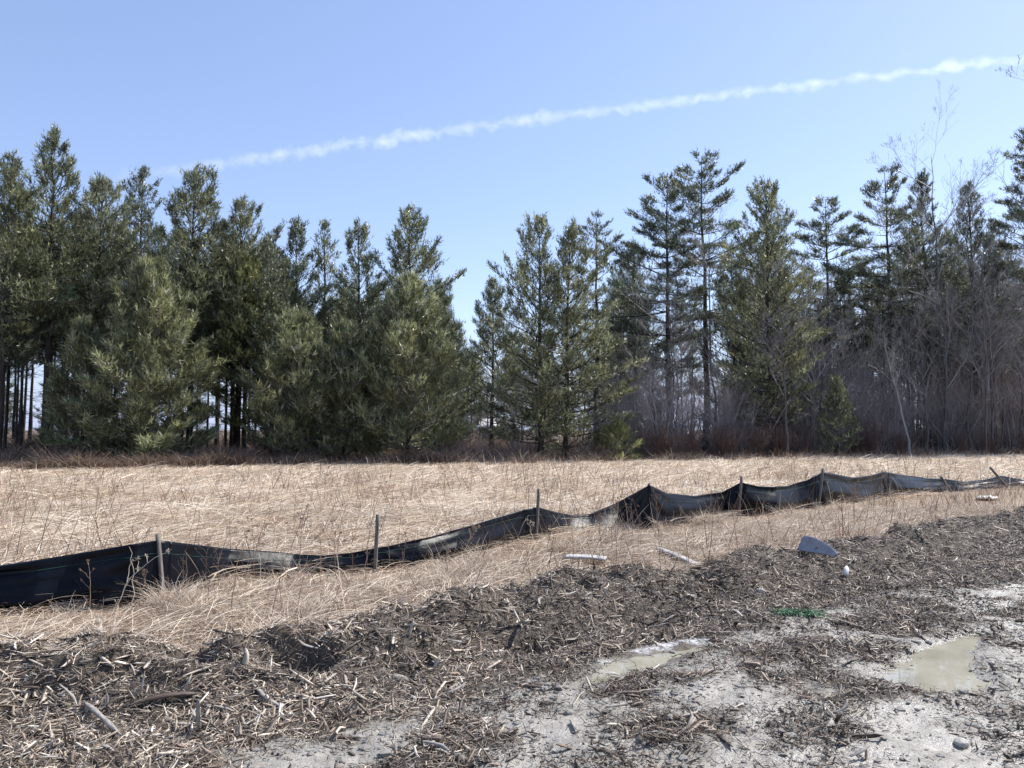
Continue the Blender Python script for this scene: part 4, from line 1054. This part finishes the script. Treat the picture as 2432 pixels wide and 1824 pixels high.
WD = [
 ('wood_shard', 'dark pointed shard standing upright at the far left of the mulch ridge', c5(185, 1100), c5(172, 995), .05, .035, 'grey_wood', True),
 ('wood_shard', 'tall grey pointed shard standing upright out of the ridge below the first stake', c5(530, 1035), c5(505, 935), .055, .03, 'grey_wood', True),
 ('wood_chunk', 'short thick pale chunk of split wood lit white, left of the dark hollow', c5(1235, 1145), c5(1255, 1055), .055, .05, 'pale_wood', True),
 ('stick', 'smooth grey broken stick end lying below the left part of the ridge', c5(950, 1150), c5(1082, 1205), .026, .022, 'grey_wood', False),
 ('wood_shard', 'pale wedge shaped shard leaning under the broken stick', c5(925, 1265), c5(975, 1185), .04, .02, 'pale_wood', True),
 ('wood_shard', 'thin reddish splinter leaning in the middle of the left mulch', c5(705, 1285), c5(735, 1180), .025, .015, 'grey_wood', True),
 ('branch', 'long bent weathered branch lying in the lower left mulch', c5(435, 1335), c5(620, 1510), .035, .03, 'grey_wood', False),
 ('bark_slab', 'rough dark brown bark slab lying across the left mulch', c5(660, 1350), c5(1010, 1290), .07, .03, 'dark_wood', False),
 ('bark_strip', 'curved brown bark strip nearest the bare grey mud at lower left', c5(730, 1440), c5(925, 1465), .04, .02, 'dark_wood', False),
 ('branch', 'crooked dark branch lying right of the bark slab', c5(1290, 1240), c5(1465, 1375), .028, .026, 'grey_wood', False),
 ('stick', 'thin straight twig lying level in the upper left mulch', c5(220, 1325), c5(395, 1275), .01, .01, 'grey_wood', False),
 ('wood_shard', 'dark shard standing in the mulch right of the dark hollow', c5(1615, 1145), c5(1605, 1065), .03, .02, 'grey_wood', True),
 ('stick', 'grey twig leaning up to the right out of the grass above the ridge', c6(60, 930), c6(105, 855), .014, .012, 'grey_wood', True),
 ('wood_shard', 'pale shard standing on the crest in the middle of the ridge', c6(575, 1000), c6(603, 905), .04, .02, 'pale_wood', True),
 ('wood_shard', 'long pale splinter leaning left on the dark middle of the ridge', c6(1165, 945), c6(1112, 850), .035, .018, 'pale_wood', True),
 ('wood_shard', 'bright forked splinter below the middle of the ridge', c6(690, 1160), c6(740, 1085), .04, .02, 'pale_wood', True),
 ('wood_block', 'flat grey wood block lying in the brown mulch left of the narrow puddle', c6(470, 1195), c6(590, 1225), .06, .025, 'grey_wood', False),
 ('branch', 'dark wet branch lying left of the narrow puddle', c6(1085, 1225), c6(1255, 1255), .03, .022, 'dark_wood', False),
 ('wood_shard', 'pale twisted splinter upright beside the narrow puddle end', c6(1170, 1185), c6(1150, 1130), .022, .014, 'pale_wood', True),
 ('wood_shard', 'thin pale splinter lying alone on the mud below the narrow puddle', c6(1415, 1355), c6(1472, 1278), .018, .01, 'pale_wood', False),
 ('branch', 'grey branch lying on the mud at the lower middle', c6(1590, 1355), c7(220, 1328), .035, .03, 'grey_wood', False),
 ('stick', 'long thin twig slanting down the mulch at upper right', c7(770, 385), c7(800, 430), .012, .012, 'grey_wood', False),
 ('stick', 'grey stick end poking from the grass left of the grey plastic lid', c7(990, 662), c7(900, 588), .03, .02, 'grey_wood', True),
 ('branch', 'curved pale branch on the left dark part of the right ridge', c7(60, 800), c7(95, 745), .02, .018, 'grey_wood', True),
 ('bark_slab', 'thick brown bark slab on the dark ridge above the narrow puddle', c7(55, 815), c7(170, 790), .05, .03, 'dark_wood', False),
 ('branch', 'dark branch pile nearest the bottom edge under the narrow puddle', c7(0, 1560), c7(200, 1640), .03, .025, 'dark_wood', False),
 ('branch', 'muddy branch lying in the dark clump at bottom centre right', c7(640, 1480), c7(730, 1560), .028, .022, 'dark_wood', False),
]
for k, (nm, lab, a, b, W, T, mt, st) in enumerate(WD):
    lay(nm, lab, nm.replace('_', ' '), a, b, W, T, mt, 800 + k, st)
# the larger splinters that can be told apart in the near mulch
rng = rg(900)
spl = {m_: [splinter(850 + k * 3 + j, .17, .016 + .004 * j, .008, .06, .35, m_, 6, .12 + .12 * j) for j in range(4)] for k, m_ in enumerate(('grey_wood', 'pale_wood', 'dark_wood'))}
cnt = 0
while cnt < 250:
    dx = rng.uniform(0, 2212); dy = rng.uniform(1250, 1659)
    p = hit(dx, dy)
    mu_, md2, _ = zones(p[0], p[1])
    inl = mu_ > .6 and (md2 < .4 or rng.random() < .12)
    if not inl or poly_in(PUD1, p[0], p[1]) > -.05 or poly_in(PUD2, p[0], p[1]) > -.05: continue
    right = p[0] > .3
    mt = rng.choice(['grey_wood', 'pale_wood', 'dark_wood'], p=[.5, .07, .43] if right else [.62, .12, .26])
    s_ = .45 + .75 * rng.random() ** 1.5
    lab, grp = (('weathered splinter lying in the dark wet mulch on the right', 'splinters in the right mulch') if right else ('weathered splinter lying in the grey mulch on the left', 'splinters in the left mulch'))
    up_ = rng.random() < .12
    put('wood_splinter', spl[mt][rng.integers(0, 4)], None, p + np.array([0, 0, .018]), (rng.normal() * .4, -abs(rng.normal()) * .9 if up_ else rng.normal() * .18, rng.random() * 6.28), (s_, s_ * (.8 + .6 * rng.random()), s_), label=lab, category='splinter', group=grp)
    cnt += 1

# stones
SL = [
 ('pale stone lying in the mulch below the small white scrap', c7(870, 760), .045, 'stone'),
 ('small pale stone on the brown mulch left of the lower mud', c7(570, 1248), .022, 'stone'),
 ('small dark stone at the upper left rim of the wide puddle', c7(1730, 1025), .028, 'dstone'),
 ('flat grey stone at the lower rim of the wide puddle', c7(1905, 1278), .035, 'clod'),
 ('largest pale stone half sunk in the mud at lower right', c7(1895, 1545), .05, 'stone'),
 ('pale stone at the tip of the narrow puddle', c7(425, 1075), .03, 'clod'),
 ('low pale stone in the smooth mud at bottom middle', c6(840, 1612), .035, 'clod'),
 ('tan stone on the left of the mud below the narrow puddle', c6(1395, 1385), .035, 'clod'),
 ('white pebble right of the wide puddle', c7(2050, 1130), .025, 'stone'),
 ('white lump in the dry grass at upper right', c7(1630, 425), .07, 'stone'),
]
for k, (lab, a, r_, mt) in enumerate(SL):
    p = hit(*a); put('stone', rock_mesh(950 + k, 2, .12, M[mt]), None, p + np.array([0, 0, r_ * .25]), (0, 0, k), r_, label=lab, category='stone')

# ------------------------------------------------------------------ rubbish and boards
n = NT('white_board'); f = n.noise(9, 4); n.base(n.ramp(f, [(.3, (.26, .25, .235)), (.7, (.50, .49, .47))])); n.set(Roughness=.55); M['board'] = n.m
n = NT('grey_plastic'); f = n.noise(6, 5, .7); n.base(n.ramp(f, [(.3, (.17, .18, .205)), (.7, (.30, .31, .34))])); n.set(Roughness=.45); n.bump(f, .2, .01); M['plastic'] = n.m
n = NT('white_plastic'); n.base(n.ramp(n.noise(14, 3), [(.3, (.6, .58, .54)), (.7, (.8, .79, .76))])); n.set(Roughness=.4); M['wplastic'] = n.m
n = NT('green_netting'); n.base(n.ramp(n.noise(20, 3), [(.3, (.02, .085, .035)), (.7, (.06, .21, .085))])); n.set(Roughness=.45); M['net'] = n.m
def board(label, a, b, wid, th, mat, lift=.03, seed=0, warp=.01):
    p0 = hit(*a, lift); p1 = hit(*b, lift); ax = p1 - p0; L = float(np.linalg.norm(ax)); r_ = rg(seed)
    nx, ny = 14, 4
    xs = np.linspace(0, L, nx); ys = np.linspace(-wid / 2, wid / 2, ny)
    P = []
    for zz_ in (th, 0):
        for yv in ys:
            for xv in xs:
                e = r_.normal() * .0006
                P.append([xv + (e * 3 if xv in (0, L) else 0), yv + e, zz_ + warp * math.sin(xv / L * 3.1)])
    V = np.array(P); F = []
    idx = lambda l, j, i: l * nx * ny + j * nx + i
    for j in range(ny - 1):
        for i in range(nx - 1):
            F.append([idx(0, j, i), idx(0, j, i + 1), idx(0, j + 1, i + 1), idx(0, j + 1, i)]); F.append([idx(1, j, i), idx(1, j + 1, i), idx(1, j + 1, i + 1), idx(1, j, i + 1)])
    for i in range(nx - 1):
        F.append([idx(1, 0, i), idx(1, 0, i + 1), idx(0, 0, i + 1), idx(0, 0, i)]); F.append([idx(0, ny - 1, i), idx(0, ny - 1, i + 1), idx(1, ny - 1, i + 1), idx(1, ny - 1, i)])
    for j in range(ny - 1):
        F.append([idx(0, j, 0), idx(0, j + 1, 0), idx(1, j + 1, 0), idx(1, j, 0)]); F.append([idx(1, j, nx - 1), idx(1, j + 1, nx - 1), idx(0, j + 1, nx - 1), idx(0, j, nx - 1)])
    o = put('board', mesh('board', V, np.array(F), None, M[mat]), None, p0, label=label, category='board')
    o.rotation_mode = 'QUATERNION'; o.rotation_quaternion = Vector(ax).to_track_quat('X', 'Z')
    return o
board('white painted board lying slantwise where the dry grass meets the mulch', c7(352, 575), c7(552, 668), .09, .035, 'board', .07, 1)
board('flat white board half buried in the grass, left of the slanting one', c6(1375, 628), c7(85, 640), .22, .025, 'board', .10, 2)
# grey plastic lid: a thin moulded plate with rounded corners, leaning back in the chips
base_ = hit(*c7(1165, 592)) + np.array([0, -.12, .02]); out_ = [(1068, 558), (1072, 545), (1088, 518), (1103, 495), (1112, 489), (1126, 489), (1165, 501), (1205, 519), (1238, 541), (1262, 562), (1270, 575), (1266, 588), (1250, 594), (1205, 580), (1150, 572), (1105, 566)]
pts_ = np.array([at_depth(*c7(*q), base_[1]) for q in out_]) - base_
pts_[:, 2] += .02; low_ = pts_[:, 2].min(); lean_l = .35
pts_[:, 1] = (pts_[:, 2] - low_) * lean_l
cen = pts_.mean(0); V = []; nr = 5
for l in (0, 1):
    for k in range(1, nr + 1):
        f_ = .04 + .96 * (k - 1) / (nr - 1)
        for q in pts_:
            p_ = cen + (q - cen) * f_
            bow = .035 * (1 - f_ ** 2) + (.012 if k == nr else 0)
            V.append([p_[0], p_[1] + bow * .75 + l * .007, p_[2] - bow * .6 + l * .006])
V = np.array(V); n_ = len(out_); F = []
for l in (0, 1):
    o_ = l * nr * n_
    for k in range(nr - 1):
        for q in range(n_): F.append([o_ + k * n_ + q, o_ + k * n_ + (q + 1) % n_, o_ + (k + 1) * n_ + (q + 1) % n_, o_ + (k + 1) * n_ + q])
for q in range(n_): F.append([(nr - 1) * n_ + q, (nr - 1) * n_ + (q + 1) % n_, nr * n_ + (nr - 1) * n_ + (q + 1) % n_, nr * n_ + (nr - 1) * n_ + q])
put('plastic_lid', mesh('plastic_lid', V, [np.array(F), np.array([list(range(n_)), list(range(nr * n_, nr * n_ + n_))[::-1]])], None, M['plastic'], True), None, base_, label='grey blue plastic lid with rounded corners leaning at the top of the mulch', category='lid')
# small white cup-like scrap
def lathe(prof, k=14):
    a = np.arange(k) / k * 6.283
    V = np.array([[x_, r_ * math.cos(q), r_ * math.sin(q)] for x_, r_ in prof for q in a]); n_ = len(prof)
    F = [[j * k + i, j * k + (i + 1) % k, j * k + k + (i + 1) % k, j * k + k + i] for j in range(n_ - 1) for i in range(k)]
    return V, np.array(F)
V, F = lathe([(0, .001), (0, .022), (.01, .030), (.085, .032), (.10, .028), (.112, .016), (.128, .015), (.128, .001)])
p = hit(*c7(1305, 690)); o = put('bottle', mesh('bottle', V, F, None, M['wplastic'], True), None, p + np.array([0, 0, .03]), (0, R(-38), R(60)), label='small white plastic bottle stuck in the dark mulch on the right', category='bottle')
# crumpled white sheet far right
def crumple(seed, w_, d_, h_, mat, name, label, cat, a, n_=22, lift=.02, hole=0.0):
    r_ = rg(seed); xs = np.linspace(-1, 1, n_); X_, Y_ = np.meshgrid(xs, xs)
    Z_ = h_ * (.5 + fbm(X_ * 2.2, Y_ * 2.2, seed, 4)) * (1 - .5 * np.hypot(X_, Y_))
    rr_ = 1 + .25 * fbm(np.arctan2(Y_, X_) * 1.5, X_ * 0, seed + 5, 3)
    V = np.c_[(X_ * w_ * rr_ + .15 * w_ * fbm(X_ * 3, Y_ * 3, seed + 9, 2)).ravel(), (Y_ * d_ * rr_).ravel(), np.maximum(Z_, 0).ravel()]
    i = (np.arange(n_ - 1)[:, None] * n_ + np.arange(n_ - 1)[None]); ok = (np.hypot(X_, Y_)[:-1, :-1] < 1.02)
    if hole: ok &= r_.random(ok.shape) > hole
    i = i[ok]; F = np.stack([i, i + 1, i + n_ + 1, i + n_], -1)
    o = put(name, mesh(name, V, F, None, M[mat], False), None, hit(*a) + np.array([0, 0, lift]), (0, 0, r_.random()), label=label, category=cat)
    m_ = o.modifiers.new('thickness', 'SOLIDIFY'); m_.thickness = .004
    return o
crumple(31, .30, .22, .10, 'wplastic', 'plastic_sheet', 'crumpled white plastic sheet in the dry grass near the far end of the fence', 'plastic sheet', c7(2025, 295), lift=.05)
# green netting: a loose tangle of strands
r_ = rg(41); pl = Pile()
base_ = hit(*c7(1060, 880))
nst = 150; m = 9
st = np.c_[(r_.random(nst) - .5) * .40, (r_.random(nst) - .5) * .14, .01 + .03 * r_.random(nst)]
st[:, 1] -= .25 * st[:, 0]
dd = np.cumsum(r_.normal(size=(nst, m, 3)) * np.array([.4, .4, .18]), 1) + r_.normal(size=(nst, 1, 3)) * np.array([1, 1, .1])
P = np.cumsum(norm(dd) * .012, 1) + st[:, None]; P[:, :, 2] = np.clip(P[:, :, 2], .004, .055)
V, F = tubes(P, np.full((nst, m), .0028), 3); pl.add(V, F)
xs = np.linspace(-.19, .17, 16); ys = np.linspace(-.05, .05, 6); X_, Y_ = np.meshgrid(xs, ys); Z_ = .018 + .022 * fbm(X_ * 14, Y_ * 14, 3, 3)
Y_ = Y_ * (1 + .6 * perlin(X_ * 9, X_ * 0, 6)) - .22 * X_
i = (np.arange(5)[:, None] * 16 + np.arange(15)[None]).ravel(); pl.add(np.c_[X_.ravel(), Y_.ravel(), Z_.ravel()], np.stack([i, i + 1, i + 17, i + 16], -1))
put('netting', pl.mesh('netting', M['net']), None, base_, label='tangled scrap of bright green plastic netting on the brown mulch', category='netting')

# ------------------------------------------------------------------ weeds
M['weed_pale'] = attr_mat('pale_weed_stem', .6, .3, 4, .1, .2)
def weed(seed, H_, r0, nbr, col, heads=True, bendx=.1, ns=10, hc=None):
    """stem with side branches, and seed heads"""
    r_ = rg(seed); s = np.linspace(0, 1, ns); st = Pile(); hd = Pile()
    P = np.c_[bendx * H_ * s ** 2 + .01 * r_.normal(size=ns), .04 * H_ * s ** 2 * r_.normal() + .006 * r_.normal(size=ns), H_ * s * (1 - .3 * abs(bendx) * s)]
    P[0] = (0, 0, -.03)
    V, F = tubes(P[None], (r0 * (1 - .7 * s))[None], 4); st.add(V, F, np.array(col))
    tips = [P[-1]]
    if nbr:
        q = .4 + .58 * r_.random(nbr); b0 = np.stack([np.interp(q, s, P[:, i]) for i in range(3)], -1)
        az = r_.random(nbr) * 6.28; L = H_ * .32 * (1.15 - q) * (.5 + r_.random(nbr)) + .03
        m = 5; t = np.linspace(0, 1, m)
        d = np.c_[np.cos(az) * .65, np.sin(az) * .65, .75 * np.ones(nbr)]
        BP = b0[:, None] + d[:, None] * (L[:, None] * t)[..., None] + r_.normal(size=(nbr, m, 3)) * .006; BP[:, 0] = b0
        V, F = tubes(BP, r0 * .45 * (1 - .5 * t)[None] * np.ones((nbr, 1)), 3); st.add(V, F, np.array(col))
        tips += list(BP[:, -1])
    if heads:
        T_ = np.array(tips); k = 16
        c_ = np.repeat(T_, k, 0); d = norm(r_.normal(size=c_.shape) + [0, 0, .7])
        hl = .012 + .02 * r_.random(len(c_)); e = c_ + d * hl[:, None]
        V, F = tubes(np.stack([c_, e], 1), np.tile([.001, .0028], (len(c_), 1)), 3); hd.add(V, F, np.array(hc or col) * .8)
    return st.mesh('stem', M['weed_pale']), (hd.mesh('seed_heads', M['weed_pale']) if heads else None)
PALE = (.62, .55, .43); TAN = (.36, .25, .17); DK = (.14, .09, .065)
def put_weed(me, loc, label, rot=0, sc=1.0, group=None):
    t = thing('dead_weed', label, 'weed', loc, (0, 0, rot), group); t.scale = (sc,) * 3
    put('stem', me[0], t)
    if me[1]: put('seed_heads', me[1], t)
    return t
HW = [
 ('pale curved weed with round seed heads bending right in front of the first stake', c5(580, 910), c5(795, 560), 4, PALE, True),
 ('straight pale weed stem crossing the left fabric panel', c5(335, 770), c5(365, 575), 0, PALE, False),
 ('pale straight stem just left of the first stake', c5(680, 850), c5(668, 530), 0, PALE, False),
 ('brown weed with a nodding flat head beside the first stake', c5(715, 840), c5(745, 655), 3, TAN, True),
 ('rusty arching stem over the far left of the fence', c5(225, 790), c5(78, 640), 0, (.34, .19, .11), False),
 ('bushy tan weed with small seed balls in front of the third fence panel', c6(860, 600), c6(930, 435), 12, (.45, .34, .25), True),
 ('short branching weed with seed balls left of the bushy tan one', c6(775, 700), c6(770, 560), 7, (.42, .32, .24), True),
 ('pale weed in front of the third stake', c6(1215, 570), c6(1185, 395), 4, PALE, True),
 ('straight pale weed leaning right of the third stake', c6(1240, 510), c6(1243, 380), 0, PALE, False),
 ('slim pale stem in front of the middle of the third fence panel', c6(735, 600), c6(728, 505), 0, PALE, False),
 ('white tall dry tuft stem just right of the third stake', c6(1460, 600), c6(1440, 420), 2, (.75, .68, .56), False),
 ('tall dark weed in the field behind the third stake', c6(1290, 335), c6(1255, 180), 3, DK, False),
 ('brown stem crossing the panel right of the corner stake', c7(465, 465), c7(470, 330), 2, TAN, True),
 ('pale v shaped stem right of the corner stake', c7(365, 440), c7(385, 290), 1, PALE, False),
 ('brown branching weed tangled before the panel left of the fifth stake', c7(640, 340), c7(560, 210), 8, (.22, .12, .08), True),
 ('pale stem in front of the panel right of the fifth stake', c7(880, 390), c7(890, 300), 0, PALE, False),
 ('brown branching weed in front of the panel right of the sixth stake', c7(1330, 330), c7(1370, 190), 12, (.26, .17, .12), True),
 ('pale stem in front of the sixth stake', c7(1155, 480), c7(1155, 285), 1, PALE, False),
 ('dense brown weed clump stem standing in front of the seventh stake', c7(1290, 420), c7(1285, 290), 16, (.22, .15, .11), False),
 ('curled pale stems beside the sixth stake foot', c7(1240, 420), c7(1210, 200), 3, PALE, False),
]
for k, (lab, a, b, nb, col, hdz) in enumerate(HW):
    p = hit(*a); tp = at_depth(b[0], b[1], p[1]); h = tp[2] - p[2]; bx = (tp[0] - p[0]) / max(h, .1)
    bx = max(-.8, min(.8, bx))
    put_weed(weed(1000 + k, h / max(.3, (1 - .3 * abs(bx))), .0042 + .00018 * p[1], nb, col, hdz, bx), p, lab)
vars_ = [weed(1100, .8, .006, 5, TAN, True, .1), weed(1101, .7, .006, 3, PALE, False, .25), weed(1102, .9, .006, 9, (.25, .16, .11), True, -.1),
         weed(1103, .6, .005, 0, PALE, False, -.3), weed(1104, .75, .006, 7, DK, False, .05), weed(1105, 1.0, .007, 4, TAN, False, .15)]
rng = rg(1200)
for k in range(210):
    while True:
        x_, y_ = samp(rng, 1, 7, 26, 1.0, .5); x_, y_ = float(x_[0]), float(y_[0])
        if k >= 150: y_ = float(fence_y(x_)) - .15 - 1.3 * rng.random() ** 1.5
        if zones(x_, y_)[0] < .1 and (fbm(x_ * .4, y_ * .4, 99, 2) > -.05): break
    front = y_ < fence_y(x_)
    lab, grp = (('thin dead weed standing in the grass strip before the fence', 'dead weeds before the fence') if front else ('thin dead weed standing in the field beyond the fence', 'dead weeds in the field'))
    put_weed(vars_[rng.integers(0, 6)], (x_, y_, float(H(x_, y_))), lab, rng.random() * 6.28, (.42 if front else .5) + .5 * rng.random(), grp)

# ------------------------------------------------------------------ contrail: a long thin cloud of ice high over the wood
ALT = 2600.0
A = at_height(380, 374, ALT); B_ = at_height(2290, 118, ALT)
A0 = A + (A - B_) * .18; A = A0; D = B_ - A; Ln = float(np.linalg.norm(D))
n_ = 40; s = np.linspace(0, 1, n_)
Pc = np.zeros((1, n_, 3)); Pc[0, :, 0] = s * Ln
Pc[0, :, 2] = 50 * np.sin(s * math.pi)
V, F = tubes(Pc, np.full((1, n_), 190.0), 12)
F = [F, np.array([list(range(12))[::-1], list(range((n_ - 1) * 12, n_ * 12))])]
m_ = bpy.data.materials.new('contrail_ice'); m_.use_nodes = True; t_ = m_.node_tree; t_.nodes.clear()
out = t_.nodes.new('ShaderNodeOutputMaterial'); vol = t_.nodes.new('ShaderNodeVolumePrincipled'); t_.links.new(vol.outputs[0], out.inputs['Volume'])
vol.inputs['Color'].default_value = (1, 1, 1, 1); vol.inputs['Anisotropy'].default_value = .35
def mt(op, a, b=0.0, c=None):
    q = t_.nodes.new('ShaderNodeMath'); q.operation = op
    for k, v in enumerate((a, b) if c is None else (a, b, c)):
        if isinstance(v, (int, float)): q.inputs[k].default_value = v
        else: t_.links.new(v, q.inputs[k])
    return q.outputs[0]
tc = t_.nodes.new('ShaderNodeTexCoord'); sx = t_.nodes.new('ShaderNodeSeparateXYZ'); t_.links.new(tc.outputs['Object'], sx.inputs[0])
def noise_(scale, detail, rough=.6, stretch=None):
    q = t_.nodes.new('ShaderNodeTexNoise'); q.inputs['Scale'].default_value = scale; q.inputs['Detail'].default_value = detail; q.inputs['Roughness'].default_value = rough
    if stretch:
        mp_ = t_.nodes.new('ShaderNodeMapping'); mp_.inputs['Scale'].default_value = stretch; mp_.inputs['Rotation'].default_value = (0, R(-35), 0)
        t_.links.new(tc.outputs['Object'], mp_.inputs[0]); t_.links.new(mp_.outputs[0], q.inputs[0])
    else: t_.links.new(tc.outputs['Object'], q.inputs[0])
    return q.outputs[0]
n1 = noise_(.014, 6, .66, (.5, .9, .55)); n2 = noise_(.0022, 3); n3 = noise_(.006, 3)
xn = mt('DIVIDE', sx.outputs[0], Ln)
cz = mt('MULTIPLY', mt('SINE', mt('MULTIPLY', xn, math.pi)), 50.0)
zz_ = mt('ADD', mt('SUBTRACT', sx.outputs[2], cz), mt('MULTIPLY', mt('SUBTRACT', n3, .5), 120.0))
rad_ = mt('SQRT', mt('ADD', mt('POWER', sx.outputs[1], 2.0), mt('POWER', zz_, 2.0)))
rw = mt('ADD', mt('SUBTRACT', 142.0, mt('MULTIPLY', xn, 86.0)), mt('MULTIPLY', mt('SUBTRACT', n2, .5), 120.0))
fall = mt('SUBTRACT', mt('ADD', .56, mt('MULTIPLY', mt('SUBTRACT', n1, .5), 2.3)), mt('DIVIDE', rad_, rw))
fall = mt('MAXIMUM', fall, 0.0)
along = mt('MULTIPLY', mt('MAXIMUM', mt('MINIMUM', mt('DIVIDE', mt('SUBTRACT', sx.outputs[0], Ln * .04), Ln * .30), 1.0), 0.0), mt('ADD', .25, mt('MULTIPLY', n2, 1.3)))
den = mt('MULTIPLY', mt('MULTIPLY', fall, along), .0080)
t_.links.new(den, vol.inputs['Density'])
cme = mesh('contrail', V, F, None, m_)
co = put('contrail', cme, None, A, label='thin white contrail running up across the sky to the right', category='contrail')
co.rotation_mode = 'QUATERNION'; co.rotation_quaternion = Vector(D).to_track_quat('X', 'Z')
m_.cycles.volume_step_rate = .03 if hasattr(m_.cycles, 'volume_step_rate') else 1
